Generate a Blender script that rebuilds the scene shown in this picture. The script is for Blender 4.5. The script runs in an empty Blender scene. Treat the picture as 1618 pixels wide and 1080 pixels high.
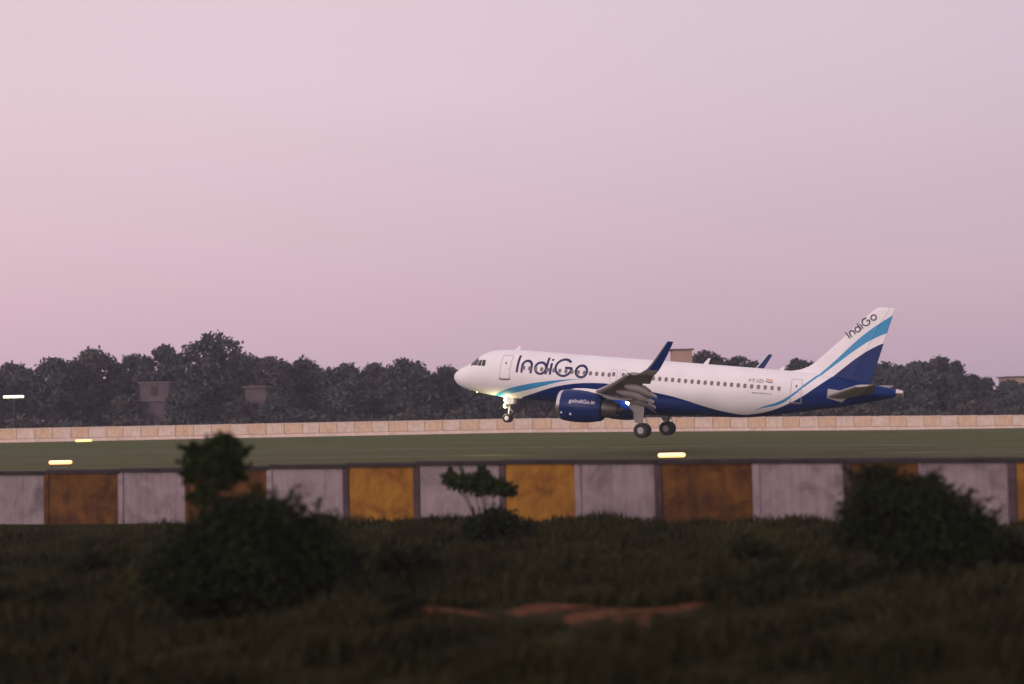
import bpy, math, random
import numpy as np
from mathutils import Matrix, Vector, Euler

random.seed(7)
rng = np.random.default_rng(7)
SC = bpy.context.scene
COL = SC.collection
rad = math.radians

# ------------------------------------------------------------------ camera, sky, sun, exposure
FPX, PW, PH = 2275.0, 1618.0, 1080.0          # focal length in photo pixels, photo size
CAMZ, ROLL, YH = 4.06, rad(1.2), 644.0
TILT = math.atan((YH - PH / 2) / FPX)
fw = np.array([0, math.cos(TILT), math.sin(TILT)])
r0 = np.array([1.0, 0, 0]); u0 = np.cross(r0, fw)
rt = math.cos(ROLL) * r0 - math.sin(ROLL) * u0
up = math.sin(ROLL) * r0 + math.cos(ROLL) * u0
CAMP = np.array([0, 0, CAMZ])

cam_d = bpy.data.cameras.new('camera')
cam = bpy.data.objects.new('camera', cam_d); COL.objects.link(cam)
cam.matrix_world = Matrix(((rt[0], up[0], -fw[0], 0), (rt[1], up[1], -fw[1], 0), (rt[2], up[2], -fw[2], CAMZ), (0, 0, 0, 1)))
cam_d.sensor_width = 36.0
cam_d.lens = FPX / PW * 36.0
cam_d.clip_end = 5000
cam_d.dof.use_dof = True
cam_d.dof.focus_distance = 119.0
cam_d.dof.aperture_fstop = 0.30
SC.camera = cam

W = bpy.data.worlds.new('World'); SC.world = W; W.use_nodes = True
nt = W.node_tree; nt.nodes.clear()
def wn(t): return nt.nodes.new(t)
wout = wn('ShaderNodeOutputWorld')
sky = wn('ShaderNodeTexSky'); sky.sky_type = 'NISHITA'; sky.sun_disc = False
SUN_EL, SUN_DIR = rad(11), np.array([-0.55, -0.80])
sky.sun_elevation = SUN_EL
sky.sun_rotation = math.atan2(SUN_DIR[0], SUN_DIR[1])
sky.air_density = 1.5; sky.dust_density = 4.0
bg1 = wn('ShaderNodeBackground'); bg1.inputs['Strength'].default_value = 0.008
nt.links.new(sky.outputs[0], bg1.inputs['Color'])
tc = wn('ShaderNodeTexCoord'); sp = wn('ShaderNodeSeparateXYZ'); nt.links.new(tc.outputs['Generated'], sp.inputs[0])
def ramp(stops, tree=nt):
    n = tree.nodes.new('ShaderNodeValToRGB'); cr = n.color_ramp
    while len(cr.elements) > 1: cr.elements.remove(cr.elements[-1])
    for i, (p, c) in enumerate(stops):
        e = cr.elements[0] if i == 0 else cr.elements.new(p)
        e.position = p; e.color = (*c, 1)
    return n
def s2l(r, g, b):
    f = lambda c: (c / 255 / 12.92) if c / 255 <= 0.04045 else ((c / 255 + 0.055) / 1.055) ** 2.4
    return (f(r), f(g), f(b))
# overcast dusk veil: even mauve dome, pinker to the left, slightly greyer to the right
left = ramp([(0.0, s2l(210, 174, 188)), (0.08, s2l(217, 184, 197)), (0.22, s2l(227, 202, 211)), (0.50, s2l(231, 210, 218)), (1.0, s2l(229, 210, 218))])
right = ramp([(0.0, s2l(188, 160, 175)), (0.08, s2l(196, 171, 185)), (0.22, s2l(207, 187, 200)), (0.50, s2l(218, 200, 211)), (1.0, s2l(227, 208, 217))])
nt.links.new(sp.outputs['Z'], left.inputs[0]); nt.links.new(sp.outputs['Z'], right.inputs[0])
mr = wn('ShaderNodeMapRange'); mr.interpolation_type = 'SMOOTHSTEP'
mr.inputs['From Min'].default_value = -0.45; mr.inputs['From Max'].default_value = 0.55
nt.links.new(sp.outputs['X'], mr.inputs['Value'])
nz = wn('ShaderNodeTexNoise'); nz.inputs['Scale'].default_value = 2.2; nz.inputs['Detail'].default_value = 2
mp = wn('ShaderNodeMapping'); mp.inputs['Scale'].default_value = (1, 1, 3.0)
nt.links.new(tc.outputs['Generated'], mp.inputs[0]); nt.links.new(mp.outputs[0], nz.inputs['Vector'])
mx = wn('ShaderNodeMix'); mx.data_type = 'RGBA'
nt.links.new(mr.outputs[0], mx.inputs[0]); nt.links.new(left.outputs[0], mx.inputs[6]); nt.links.new(right.outputs[0], mx.inputs[7])
mul = wn('ShaderNodeMapRange'); mul.inputs['To Min'].default_value = 0.94; mul.inputs['To Max'].default_value = 1.06
nt.links.new(nz.outputs[0], mul.inputs['Value'])
bg2 = wn('ShaderNodeBackground'); nt.links.new(mx.outputs[2], bg2.inputs['Color']); nt.links.new(mul.outputs[0], bg2.inputs['Strength'])
add = wn('ShaderNodeAddShader'); nt.links.new(bg1.outputs[0], add.inputs[0]); nt.links.new(bg2.outputs[0], add.inputs[1])
nt.links.new(add.outputs[0], wout.inputs['Surface'])

sun_d = bpy.data.lights.new('sun', 'SUN'); sun_d.energy = 1.5; sun_d.angle = rad(14); sun_d.color = (1.0, 0.80, 0.80)
sun = bpy.data.objects.new('sun', sun_d); COL.objects.link(sun)
sdir = Vector((SUN_DIR[0] * math.cos(SUN_EL), SUN_DIR[1] * math.cos(SUN_EL), math.sin(SUN_EL) * np.linalg.norm(SUN_DIR)))
sun.rotation_euler = (-sdir).to_track_quat('-Z', 'Y').to_euler()
sun.location = (0, -20, 60)

vs = SC.view_settings
vs.view_transform = 'Standard'; vs.look = 'None'; vs.exposure = 0.0; vs.gamma = 1.0; vs.use_curve_mapping = False

# ------------------------------------------------------------------ helpers
def at(px, py, d):
    """world point seen at photo pixel (px,py) at depth d"""
    return CAMP + d * (fw + rt * (px - PW / 2) / FPX + up * (PH / 2 - py) / FPX)
def tag(o, label=None, cat=None, group=None, kind=None):
    if label: o['label'] = label
    if cat: o['category'] = cat
    if group: o['group'] = group
    if kind: o['kind'] = kind
    return o
def empty(name, loc=(0, 0, 0), rz=0.0, parent=None):
    o = bpy.data.objects.new(name, None); COL.objects.link(o)
    o.location = loc; o.rotation_euler = (0, 0, rz); o.empty_display_size = 0.3
    if parent: o.parent = parent
    return o
class MB:
    """collects vertices and faces; build() links them as one mesh object"""
    def __init__(s): s.v = []; s.f = []
    def add(s, v, f):
        k = len(s.v); s.v += [tuple(map(float, p)) for p in v]; s.f += [tuple(i + k for i in q) for q in f]; return s
    def box(s, x0, x1, y0, y1, z0, z1):
        return s.add([(x0, y0, z0), (x1, y0, z0), (x1, y1, z0), (x0, y1, z0), (x0, y0, z1), (x1, y0, z1), (x1, y1, z1), (x0, y1, z1)],
                     [(0, 3, 2, 1), (4, 5, 6, 7), (0, 1, 5, 4), (1, 2, 6, 5), (2, 3, 7, 6), (3, 0, 4, 7)])
    def bbox(s, x0, x1, y0, y1, z0, z1, b=0.03):
        """box with chamfered vertical and top edges"""
        ring = lambda i: [(x0 + i + b, y0 + i), (x1 - i - b, y0 + i), (x1 - i, y0 + i + b), (x1 - i, y1 - i - b), (x1 - i - b, y1 - i), (x0 + i + b, y1 - i), (x0 + i, y1 - i - b), (x0 + i, y0 + i + b)]
        v = [(*p, z0) for p in ring(0)] + [(*p, z1 - b) for p in ring(0)] + [(*p, z1) for p in ring(b)]
        f = [tuple(range(7, -1, -1)), tuple(range(16, 24))]
        for k in (0, 8):
            for i in range(8): f.append((k + i, k + (i + 1) % 8, k + 8 + (i + 1) % 8, k + 8 + i))
        return s.add(v, f)
    def loft(s, rings, cap0=True, cap1=True):
        n = len(rings[0]); v = [p for r in rings for p in r]; f = []
        for k in range(len(rings) - 1):
            for i in range(n):
                j = (i + 1) % n
                f.append((k * n + i, k * n + j, (k + 1) * n + j, (k + 1) * n + i))
        if cap0: f.append(tuple(range(n - 1, -1, -1)))
        if cap1: f.append(tuple((len(rings) - 1) * n + i for i in range(n)))
        return s.add(v, f)
    def tube(s, path, radii, n=8):
        path = [np.array(p, float) for p in path]
        if not hasattr(radii, '__len__'): radii = [radii] * len(path)
        rings = []
        for i, p in enumerate(path):
            t = path[min(i + 1, len(path) - 1)] - path[max(i - 1, 0)]; t /= np.linalg.norm(t) + 1e-9
            a = np.cross(t, [0, 0, 1.0] if abs(t[2]) < 0.9 else [1.0, 0, 0]); a /= np.linalg.norm(a); b = np.cross(t, a)
            rings.append([p + radii[i] * (math.cos(2 * math.pi * k / n) * a + math.sin(2 * math.pi * k / n) * b) for k in range(n)])
        return s.loft(rings)
    def lathe(s, prof, c=(0, 0, 0), axis='x', n=32, cap0=False, cap1=False):
        rings = []
        for a, r in prof:
            ring = []
            for k in range(n):
                t = 2 * math.pi * k / n; p, q = r * math.cos(t), r * math.sin(t)
                ring.append((c[0] + a, c[1] + p, c[2] + q) if axis == 'x' else (c[0] + p, c[1] + a, c[2] - q) if axis == 'y' else (c[0] + p, c[1] + q, c[2] + a))
            rings.append(ring)
        return s.loft(rings, cap0, cap1)
    def build(s, name, mat=None, parent=None, smooth=False, loc=None, ang=40):
        me = bpy.data.meshes.new(name); me.from_pydata(s.v, [], s.f); me.update()
        if mat: me.materials.append(mat)
        if smooth:
            me.shade_smooth()
            if ang < 180: me.set_sharp_from_angle(angle=rad(ang))
        return link(name, me, parent, loc)
def link(name, me, parent=None, loc=None):
    o = bpy.data.objects.new(name, me); COL.objects.link(o)
    if parent: o.parent = parent
    if loc is not None: o.location = loc
    return o
def quads_mesh(name, V, mat, n=4):
    """V: (faces, n, 3) array -> mesh of separate n-gons"""
    nf = len(V); me = bpy.data.meshes.new(name)
    me.vertices.add(nf * n); me.vertices.foreach_set('co', np.ascontiguousarray(V, np.float32).ravel())
    me.loops.add(nf * n); me.loops.foreach_set('vertex_index', np.arange(nf * n, dtype=np.int32))
    me.polygons.add(nf); me.polygons.foreach_set('loop_start', np.arange(0, nf * n, n, dtype=np.int32))
    me.update(calc_edges=True); me.validate()
    me.materials.append(mat)
    return me

# ------------------------------------------------------------------ materials
def newmat(name):
    m = bpy.data.materials.new(name); m.use_nodes = True
    return m, m.node_tree, m.node_tree.nodes['Principled BSDF']
def plain(name, c, rough=0.6, metal=0.0, spec=0.5, c2=None, scale=3.0, bump=0.0, bscale=None, coat=0.0, stretch=(1, 1, 1)):
    """base colour with procedural mottling between c and c2, and fine relief"""
    m, t, b = newmat(name)
    b.inputs['Roughness'].default_value = rough; b.inputs['Metallic'].default_value = metal
    b.inputs['Specular IOR Level'].default_value = spec; b.inputs['Coat Weight'].default_value = coat
    if c2 is None: c2 = tuple(x * 0.85 for x in c)
    co = t.nodes.new('ShaderNodeTexCoord'); mpn = t.nodes.new('ShaderNodeMapping'); mpn.inputs['Scale'].default_value = stretch
    t.links.new(co.outputs['Object'], mpn.inputs[0])
    n = t.nodes.new('ShaderNodeTexNoise'); n.inputs['Scale'].default_value = scale; n.inputs['Detail'].default_value = 5; n.inputs['Roughness'].default_value = 0.65
    t.links.new(mpn.outputs[0], n.inputs['Vector'])
    r = ramp([(0.3, c2), (0.68, c)], t); t.links.new(n.outputs[0], r.inputs[0]); t.links.new(r.outputs[0], b.inputs['Base Color'])
    if bump:
        n2 = t.nodes.new('ShaderNodeTexNoise'); n2.inputs['Scale'].default_value = bscale or scale * 6; n2.inputs['Detail'].default_value = 4
        t.links.new(mpn.outputs[0], n2.inputs['Vector'])
        bp = t.nodes.new('ShaderNodeBump'); bp.inputs['Strength'].default_value = bump; bp.inputs['Distance'].default_value = 0.05
        t.links.new(n2.outputs[0], bp.inputs['Height']); t.links.new(bp.outputs[0], b.inputs['Normal'])
    return m
def glow(name, c, s):
    m, t, b = newmat(name)
    b.inputs['Base Color'].default_value = (0.8, 0.8, 0.8, 1)
    b.inputs['Emission Color'].default_value = (*c, 1); b.inputs['Emission Strength'].default_value = s
    return m
def leafmat(name, dark, light, rough=0.6, clump=0.35):
    """leaf colour varies from leaf to leaf and from clump to clump"""
    m, t, b = newmat(name)
    b.inputs['Roughness'].default_value = rough; b.inputs['Specular IOR Level'].default_value = 0.04
    g = t.nodes.new('ShaderNodeNewGeometry'); co = t.nodes.new('ShaderNodeTexCoord')
    n = t.nodes.new('ShaderNodeTexNoise'); n.inputs['Scale'].default_value = clump; n.inputs['Detail'].default_value = 3
    t.links.new(co.outputs['Object'], n.inputs['Vector'])
    a = t.nodes.new('ShaderNodeMath'); a.operation = 'MULTIPLY_ADD'; a.inputs[1].default_value = 0.45; 
    t.links.new(g.outputs['Random Per Island'], a.inputs[0]); 
    s = t.nodes.new('ShaderNodeMath'); s.operation = 'SUBTRACT'; s.inputs[1].default_value = 0.22
    t.links.new(n.outputs[0], s.inputs[0]); t.links.new(s.outputs[0], a.inputs[2])
    r = ramp([(0.1, dark), (0.75, light)], t); t.links.new(a.outputs[0], r.inputs[0]); t.links.new(r.outputs[0], b.inputs['Base Color'])
    return m

# ------------------------------------------------------------------ terrain
RUN_YAW = -rad(21.0)                       # runway direction, receding to the left
ux = np.array([math.cos(RUN_YAW), math.sin(RUN_YAW)]); uy = np.array([-ux[1], ux[0]])
RC = np.array([11.06, 118.2])              # point on the runway centre line
def sst(a, b, x):
    t = np.clip((x - a) / (b - a), 0, 1); return t * t * (3 - 2 * t)
def terr(x, y):
    x = np.asarray(x, float); y = np.asarray(y, float)
    near = np.interp(x, [-60, -20, 0, 16, 60], [-0.5, -0.28, 0.05, 0.02, 0.0])
    far = np.interp(x, [-160, -80, 0, 80, 160], [0.4, 0.3, 0.2, -0.9, -1.0])
    k = sst(62, 215, y)
    v = ((x - RC[0]) * uy[0] + (y - RC[1]) * uy[1])
    onrun = 1 - sst(24, 40, np.abs(v))
    z = near * (1 - k) + far * k
    rough = 0.10 * np.sin(x * 0.9 + 1.3 * np.sin(y * 0.5)) * np.sin(y * 0.8 + 0.7) + 0.06 * np.sin(x * 2.3 + y * 1.7)
    z = z + rough * (1 - sst(36, 44, y + 0.4 * x))
    return z * (1 - 0.6 * onrun)
def ground(px, py):
    """where the ray through a photo pixel meets the ground"""
    lo = at(px, py, 1.0) - CAMP; d = 20.0
    for d in np.arange(12, 400, 0.25):
        p = CAMP + lo * d
        if p[2] <= terr(p[0], p[1]): break
    return np.array([p[0], p[1], float(terr(p[0], p[1]))])
def on_ground(px, d):
    """ground point at depth d under photo column px"""
    p = at(px, 700, d); p[2] = float(terr(p[0], p[1])); return p

def strip_coords(t, sc=(1, 1, 1)):
    co = t.nodes.new('ShaderNodeTexCoord'); mpn = t.nodes.new('ShaderNodeMapping')
    mpn.inputs['Rotation'].default_value = (0, 0, -RUN_YAW); mpn.inputs['Scale'].default_value = sc
    t.links.new(co.outputs['Object'], mpn.inputs[0]); return mpn
def ground_mat():
    m, t, b = newmat('dry_grass_ground'); b.inputs['Roughness'].default_value = 0.95; b.inputs['Specular IOR Level'].default_value = 0.02
    mpn = strip_coords(t, (0.09, 1.7, 1))
    n1 = t.nodes.new('ShaderNodeTexNoise'); n1.inputs['Scale'].default_value = 0.22; n1.inputs['Detail'].default_value = 6; n1.inputs['Roughness'].default_value = 0.7
    t.links.new(mpn.outputs[0], n1.inputs['Vector'])
    r1 = ramp([(0.32, (0.040, 0.055, 0.019)), (0.43, (0.092, 0.107, 0.040)), (0.52, (0.057, 0.075, 0.025)), (0.60, (0.131, 0.122, 0.060)), (0.70, (0.070, 0.090, 0.033))], t)
    t.links.new(n1.outputs[0], r1.inputs[0])
    # darker scrub soil on the camera side of the boundary wall, lighter airfield grass beyond
    co = t.nodes.new('ShaderNodeTexCoord'); s = t.nodes.new('ShaderNodeSeparateXYZ'); t.links.new(co.outputs['Object'], s.inputs[0])
    ma = t.nodes.new('ShaderNodeMath'); ma.operation = 'MULTIPLY_ADD'; ma.inputs[1].default_value = 0.40; t.links.new(s.outputs['X'], ma.inputs[0]); t.links.new(s.outputs['Y'], ma.inputs[2])
    mrr = t.nodes.new('ShaderNodeMapRange'); mrr.inputs['From Min'].default_value = 50.5; mrr.inputs['From Max'].default_value = 51.5; t.links.new(ma.outputs[0], mrr.inputs['Value'])
    n2 = t.nodes.new('ShaderNodeTexNoise'); n2.inputs['Scale'].default_value = 0.7; n2.inputs['Detail'].default_value = 6; t.links.new(co.outputs['Object'], n2.inputs['Vector'])
    r2 = ramp([(0.35, (0.014, 0.015, 0.006)), (0.55, (0.026, 0.025, 0.010)), (0.7, (0.042, 0.032, 0.016))], t); t.links.new(n2.outputs[0], r2.inputs[0])
    mxn = t.nodes.new('ShaderNodeMix'); mxn.data_type = 'RGBA'; t.links.new(mrr.outputs[0], mxn.inputs[0]); t.links.new(r2.outputs[0], mxn.inputs[6]); t.links.new(r1.outputs[0], mxn.inputs[7])
    t.links.new(mxn.outputs[2], b.inputs['Base Color'])
    n3 = t.nodes.new('ShaderNodeTexNoise'); n3.inputs['Scale'].default_value = 5; n3.inputs['Detail'].default_value = 5; t.links.new(co.outputs['Object'], n3.inputs['Vector'])
    bp = t.nodes.new('ShaderNodeBump'); bp.inputs['Strength'].default_value = 0.8; bp.inputs['Distance'].default_value = 0.12; t.links.new(n3.outputs[0], bp.inputs['Height']); t.links.new(bp.outputs[0], b.inputs['Normal'])
    return m
def grid_sheet(xs, ys, zoff=0.0, frame=None):
    X, Y = np.meshgrid(xs, ys)
    if frame is not None: X, Y = frame(X, Y)
    Z = terr(X, Y) + zoff
    V = np.stack([X, Y, Z], -1).reshape(-1, 3); nx, ny = len(xs), len(ys)
    F = [(j * nx + i, j * nx + i + 1, (j + 1) * nx + i + 1, (j + 1) * nx + i) for j in range(ny - 1) for i in range(nx - 1)]
    mb = MB(); mb.v = [tuple(p) for p in V]; mb.f = F; return mb
xs = np.concatenate([np.arange(-900, -60, 60), np.arange(-60, 60, 1.0), np.arange(60, 901, 60)])
ys = np.concatenate([np.arange(-60, 14, 8), np.arange(14, 62, 0.8), np.arange(62, 260, 6), np.arange(260, 1700, 120)])
tag(grid_sheet(xs, ys).build('ground', ground_mat(), smooth=True, ang=180), kind='structure')

def runway_mat():
    m, t, b = newmat('worn_asphalt'); b.inputs['Roughness'].default_value = 0.95; b.inputs['Specular IOR Level'].default_value = 0.02
    mpn = strip_coords(t, (0.035, 1.3, 1))
    n = t.nodes.new('ShaderNodeTexNoise'); n.inputs['Scale'].default_value = 0.5; n.inputs['Detail'].default_value = 6; n.inputs['Roughness'].default_value = 0.7
    t.links.new(mpn.outputs[0], n.inputs['Vector'])
    r = ramp([(0.34, (0.037, 0.040, 0.016)), (0.44, (0.098, 0.100, 0.043)), (0.52, (0.062, 0.065, 0.027)), (0.60, (0.140, 0.133, 0.065)), (0.70, (0.083, 0.077, 0.035))], t); t.links.new(n.outputs[0], r.inputs[0]); t.links.new(r.outputs[0], b.inputs['Base Color'])
    return m
runframe = lambda X, Y: (RC[0] + X * ux[0] + Y * uy[0], RC[1] + X * ux[1] + Y * uy[1])
tag(grid_sheet(np.arange(-260, 261, 5.0), np.linspace(-22.5, 22.5, 10), 0.004, runframe).build('runway', runway_mat(), smooth=True, ang=180), kind='structure')
paint = plain('worn_white_paint', (0.22, 0.21, 0.17), 0.9, spec=0.03, c2=(0.09, 0.09, 0.06), scale=0.25)
mk = MB()
for v0 in (-22.0, 21.1):
    g = grid_sheet(np.arange(-260, 261, 5.0), np.array([v0, v0 + 0.9]), 0.008, runframe); mk.add(g.v, g.f)
for x0 in range(-240, 240, 50):
    g = grid_sheet(np.linspace(x0, x0 + 30, 6), np.array([-0.4, 0.4]), 0.008, runframe); mk.add(g.v, g.f)
tag(mk.build('runway_marking', paint), kind='structure')
shm = plain('pale_shoulder', (0.11, 0.095, 0.085), 0.9, spec=0.03, c2=(0.07, 0.062, 0.050), scale=0.8)
tag(grid_sheet(np.arange(-260, 261, 5.0), np.array([-30.0, -27.6, -25.2]), 0.005, runframe).build('service_road', shm), kind='structure')

# bare red earth in the scrub
red = plain('red_earth', (0.140, 0.054, 0.028), 0.95, spec=0.03, c2=(0.055, 0.028, 0.016), scale=3.5, bump=0.6)
def blob_sheet(cx, cy, ax, ay, rot, seed, zoff, n=40, rings=7):
    r_ = np.random.default_rng(seed); ph = r_.uniform(0, 6.28, 6); v = []; f = []
    for k in range(rings + 1):
        for i in range(n):
            t = 2 * math.pi * i / n
            q = (k / rings) * (1 + 0.16 * math.sin(2 * t + ph[0]) + 0.13 * math.sin(3 * t + ph[1]) + 0.09 * math.sin(5 * t + ph[2]) + 0.06 * math.sin(9 * t + ph[3]) + 0.05 * math.sin(14 * t + ph[4]) + r_.uniform(-0.05, 0.05))
            a, b = ax * q * math.cos(t), ay * q * math.sin(t)
            x, y = cx + a * math.cos(rot) - b * math.sin(rot), cy + a * math.sin(rot) + b * math.cos(rot)
            v.append((x, y, float(terr(x, y)) + zoff * (1 - (k / rings) ** 4) + 0.002))
    for k in range(rings):
        for i in range(n):
            j = (i + 1) % n; f.append((k * n + i, (k + 1) * n + i, (k + 1) * n + j, k * n + j))
    return MB().add(v, f)
RED = []
pr = [(ground(720, 967), 1.25, 0.42, 1), (ground(850, 968), 1.5, 0.36, 4), (ground(965, 968), 1.5, 0.50, 2), (ground(1060, 965), 0.95, 0.40, 5), (ground(955, 992), 0.75, 0.95, 3)]
pm = MB()
for c, ax, ay, sd in pr:
    b_ = blob_sheet(c[0], c[1], ax, ay, -0.03, sd, 0.02 + 0.004 * sd); pm.add(b_.v, b_.f); RED.append((c[0], c[1], ax * 0.95, ay * 0.95))
tag(pm.build('dirt_path', red, smooth=True, ang=180), kind='structure')

# ------------------------------------------------------------------ boundary walls
def wall_paint(name, c, c2, c3):
    """limewash over plaster: broad fading, rain streaks, mould, flaked spots"""
    m, t, b = newmat(name); b.inputs['Roughness'].default_value = 0.9; b.inputs['Specular IOR Level'].default_value = 0.15
    co = t.nodes.new('ShaderNodeTexCoord'); oi = t.nodes.new('ShaderNodeObjectInfo')
    addv = t.nodes.new('ShaderNodeVectorMath'); addv.operation = 'MULTIPLY_ADD'; addv.inputs[1].default_value = (1, 1, 1)
    mv = t.nodes.new('ShaderNodeMath'); mv.operation = 'MULTIPLY'; mv.inputs[1].default_value = 60; t.links.new(oi.outputs['Random'], mv.inputs[0])
    t.links.new(co.outputs['Object'], addv.inputs[0]); t.links.new(mv.outputs[0], addv.inputs[2])
    n = t.nodes.new('ShaderNodeTexNoise'); n.inputs['Scale'].default_value = 1.1; n.inputs['Detail'].default_value = 6; n.inputs['Roughness'].default_value = 0.62; n.inputs['Distortion'].default_value = 0.6
    t.links.new(addv.outputs[0], n.inputs['Vector'])
    r = ramp([(0.28, c3), (0.46, c2), (0.62, c)], t); t.links.new(n.outputs[0], r.inputs[0])
    ms = t.nodes.new('ShaderNodeMapping'); ms.inputs['Scale'].default_value = (5.0, 5.0, 0.5); t.links.new(addv.outputs[0], ms.inputs[0])
    n2 = t.nodes.new('ShaderNodeTexNoise'); n2.inputs['Scale'].default_value = 1.3; n2.inputs['Detail'].default_value = 4; t.links.new(ms.outputs[0], n2.inputs['Vector'])
    rr = ramp([(0.42, (1, 1, 1)), (0.62, (0.45, 0.40, 0.40))], t); t.links.new(n2.outputs[0], rr.inputs[0])
    mx_ = t.nodes.new('ShaderNodeMix'); mx_.data_type = 'RGBA'; mx_.blend_type = 'MULTIPLY'; mx_.inputs[0].default_value = 0.24
    t.links.new(r.outputs[0], mx_.inputs[6]); t.links.new(rr.outputs[0], mx_.inputs[7]); t.links.new(mx_.outputs[2], b.inputs['Base Color'])
    n3 = t.nodes.new('ShaderNodeTexNoise'); n3.inputs['Scale'].default_value = 14; n3.inputs['Detail'].default_value = 5; t.links.new(addv.outputs[0], n3.inputs['Vector'])
    bp = t.nodes.new('ShaderNodeBump'); bp.inputs['Strength'].default_value = 0.5; bp.inputs['Distance'].default_value = 0.03; t.links.new(n3.outputs[0], bp.inputs['Height']); t.links.new(bp.outputs[0], b.inputs['Normal'])
    return m
W_WHITE = wall_paint('wall_dirty_white', (0.30, 0.25, 0.262), (0.25, 0.205, 0.217), (0.15, 0.118, 0.124))
W_OCHRE = wall_paint('wall_ochre', (0.33, 0.165, 0.026), (0.25, 0.113, 0.021), (0.12, 0.052, 0.015))
W_BROWN = wall_paint('wall_stained_ochre', (0.15, 0.070, 0.017), (0.090, 0.040, 0.014), (0.04, 0.020, 0.011))
W_PILLAR = wall_paint('wall_bare_pillar', (0.10, 0.070, 0.075), (0.070, 0.048, 0.052), (0.04, 0.026, 0.028))
W_COPE = plain('wall_coping_dark', (0.035, 0.026, 0.026), 0.95, c2=(0.012, 0.009, 0.010), scale=1.4, bump=0.6)  # near-black coping, mottled between two dark browns

# near wall: joints measured along its top, in photo columns
WS = -0.40                                   # plan slope: y = 51.3 + WS * x
def wall_x(px):
    k = (px - PW / 2) / FPX                  # x = k * y
    return k * 51.3 / (1 - WS * k)
JOINTS = [(-330, 'W'), (-215, 'Y'), (-45, 'W'), (74, 'B'), (191, 'W'), (296, 'B'), (425, 'W'), (545, 'Y'), (656, 'W'), (791, 'Y'), (910, 'W'), (1036, 'O'), (1190, 'W'), (1333, 'B'), (1452, 'W'), (1592, 'Y'), (1735, 'W'), (1880, 'Y'), (2020, None)]
wl = empty('boundary_wall', (0, 51.3, 0), math.atan(WS))
tag(wl, 'long low wall painted in ochre and dirty white blocks beside the scrub', 'wall')
cs = math.cos(math.atan(WS))
DARKP = {545, 656, 791, 1333, 1592, 1036}
for (px, kind), (px2, _) in zip(JOINTS[:-1], JOINTS[1:]):
    x0, x1 = wall_x(px), wall_x(px2); a0, a1 = x0 / cs, x1 / cs
    zb = float(terr((x0 + x1) / 2, 51.3 + WS * (x0 + x1) / 2)); L = (a1 - a0)
    lean = rng.uniform(-0.012, 0.012)
    m = {'W': W_WHITE, 'Y': W_OCHRE, 'B': W_BROWN, 'O': W_BROWN}[kind]
    p = MB().bbox(0.13, L - 0.13, -0.10 + lean, 0.10 + lean, -0.35, 2.0, 0.015).build('wall_panel', m, wl, loc=(a0, 0, zb))
    q = MB().bbox(-0.125, 0.125, -0.15, 0.13, -0.35, 2.0, 0.02).build('pillar', W_PILLAR if px in DARKP else m, wl, loc=(a0, 0, zb))
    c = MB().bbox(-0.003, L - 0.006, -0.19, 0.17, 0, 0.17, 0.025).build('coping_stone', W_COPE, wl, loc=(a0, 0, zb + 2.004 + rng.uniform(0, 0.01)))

F_WHITE = wall_paint('far_wall_white', (0.73, 0.61, 0.51), (0.68, 0.54, 0.44), (0.56, 0.41, 0.31))
F_ORANGE = wall_paint('far_wall_orange', (0.70, 0.53, 0.38), (0.66, 0.47, 0.31), (0.56, 0.37, 0.24))
F_LEDGE = plain('far_wall_plinth', (0.76, 0.60, 0.53), 0.9, c2=(0.60, 0.42, 0.33), scale=0.6)
F_GAP = plain('far_wall_capping', (0.10, 0.06, 0.05), 0.9)
fwl = empty('boundary_wall', (0, 225, 0), 0)
tag(fwl, 'distant peach and white painted wall running below the dark trees', 'wall')
x = -108.0; k = 0
while x < 108:
    L = 2.75 + rng.uniform(-0.15, 0.2)
    zb = float(terr(x + L / 2, 225))
    MB().bbox(0.03, L - 0.03, -0.10, 0.10, 0.56, 2.05, 0.02).build('wall_panel', F_WHITE if k % 2 else F_ORANGE, fwl, loc=(x, 0, zb))
    MB().bbox(0, L - 0.01, -0.2, 0.2, -0.4, 0.5, 0.02).build('plinth_block', F_LEDGE if k % 4 else F_WHITE, fwl, loc=(x, 0, zb))
    MB().bbox(0, L - 0.01, -0.16, 0.16, 0, 0.12, 0.02).build('coping_stone', F_LEDGE, fwl, loc=(x, 0, zb + 2.054))
    MB().box(0, L - 0.01, -0.06, 0.06, 0.503, 0.557).build('mortar_gap', F_GAP, fwl, loc=(x, 0, zb))
    x += L; k += 1

# ------------------------------------------------------------------ foliage
def leaves_on(blobs, n, size, seed, flat=0.5, squash=0.85, shell=0.55, tilt=0.6, jit=0.16):
    """leaf-shaped faces spread through lumpy blobs; returns (n,4,3)"""
    r_ = np.random.default_rng(seed); B = np.array(blobs, float); w = B[:, 3] ** 2; idx = r_.choice(len(B), n, p=w / w.sum())
    d = r_.normal(size=(n, 3)); d /= np.linalg.norm(d, axis=1)[:, None]; d[:, 2] = np.where(d[:, 2] < -0.55, -d[:, 2], d[:, 2])
    rr = (shell + (1 - shell) * r_.random(n) ** 0.6) * (1 + jit * r_.normal(size=n))
    c = B[idx, :3] + d * (B[idx, 3] * rr)[:, None] * np.array([1, 1, squash])
    nrm = d * 0.6 + r_.normal(size=(n, 3)) * tilt; nrm /= np.linalg.norm(nrm, axis=1)[:, None]
    a = np.cross(nrm, r_.normal(size=(n, 3))); a /= np.linalg.norm(a, axis=1)[:, None]; b = np.cross(nrm, a)
    s = size * r_.uniform(0.6, 1.4, n)[:, None]
    droop = -nrm * s * 0.25
    return np.stack([c - a * s, c - b * s * flat + droop, c + a * s, c + b * s * flat + droop], 1)
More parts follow.
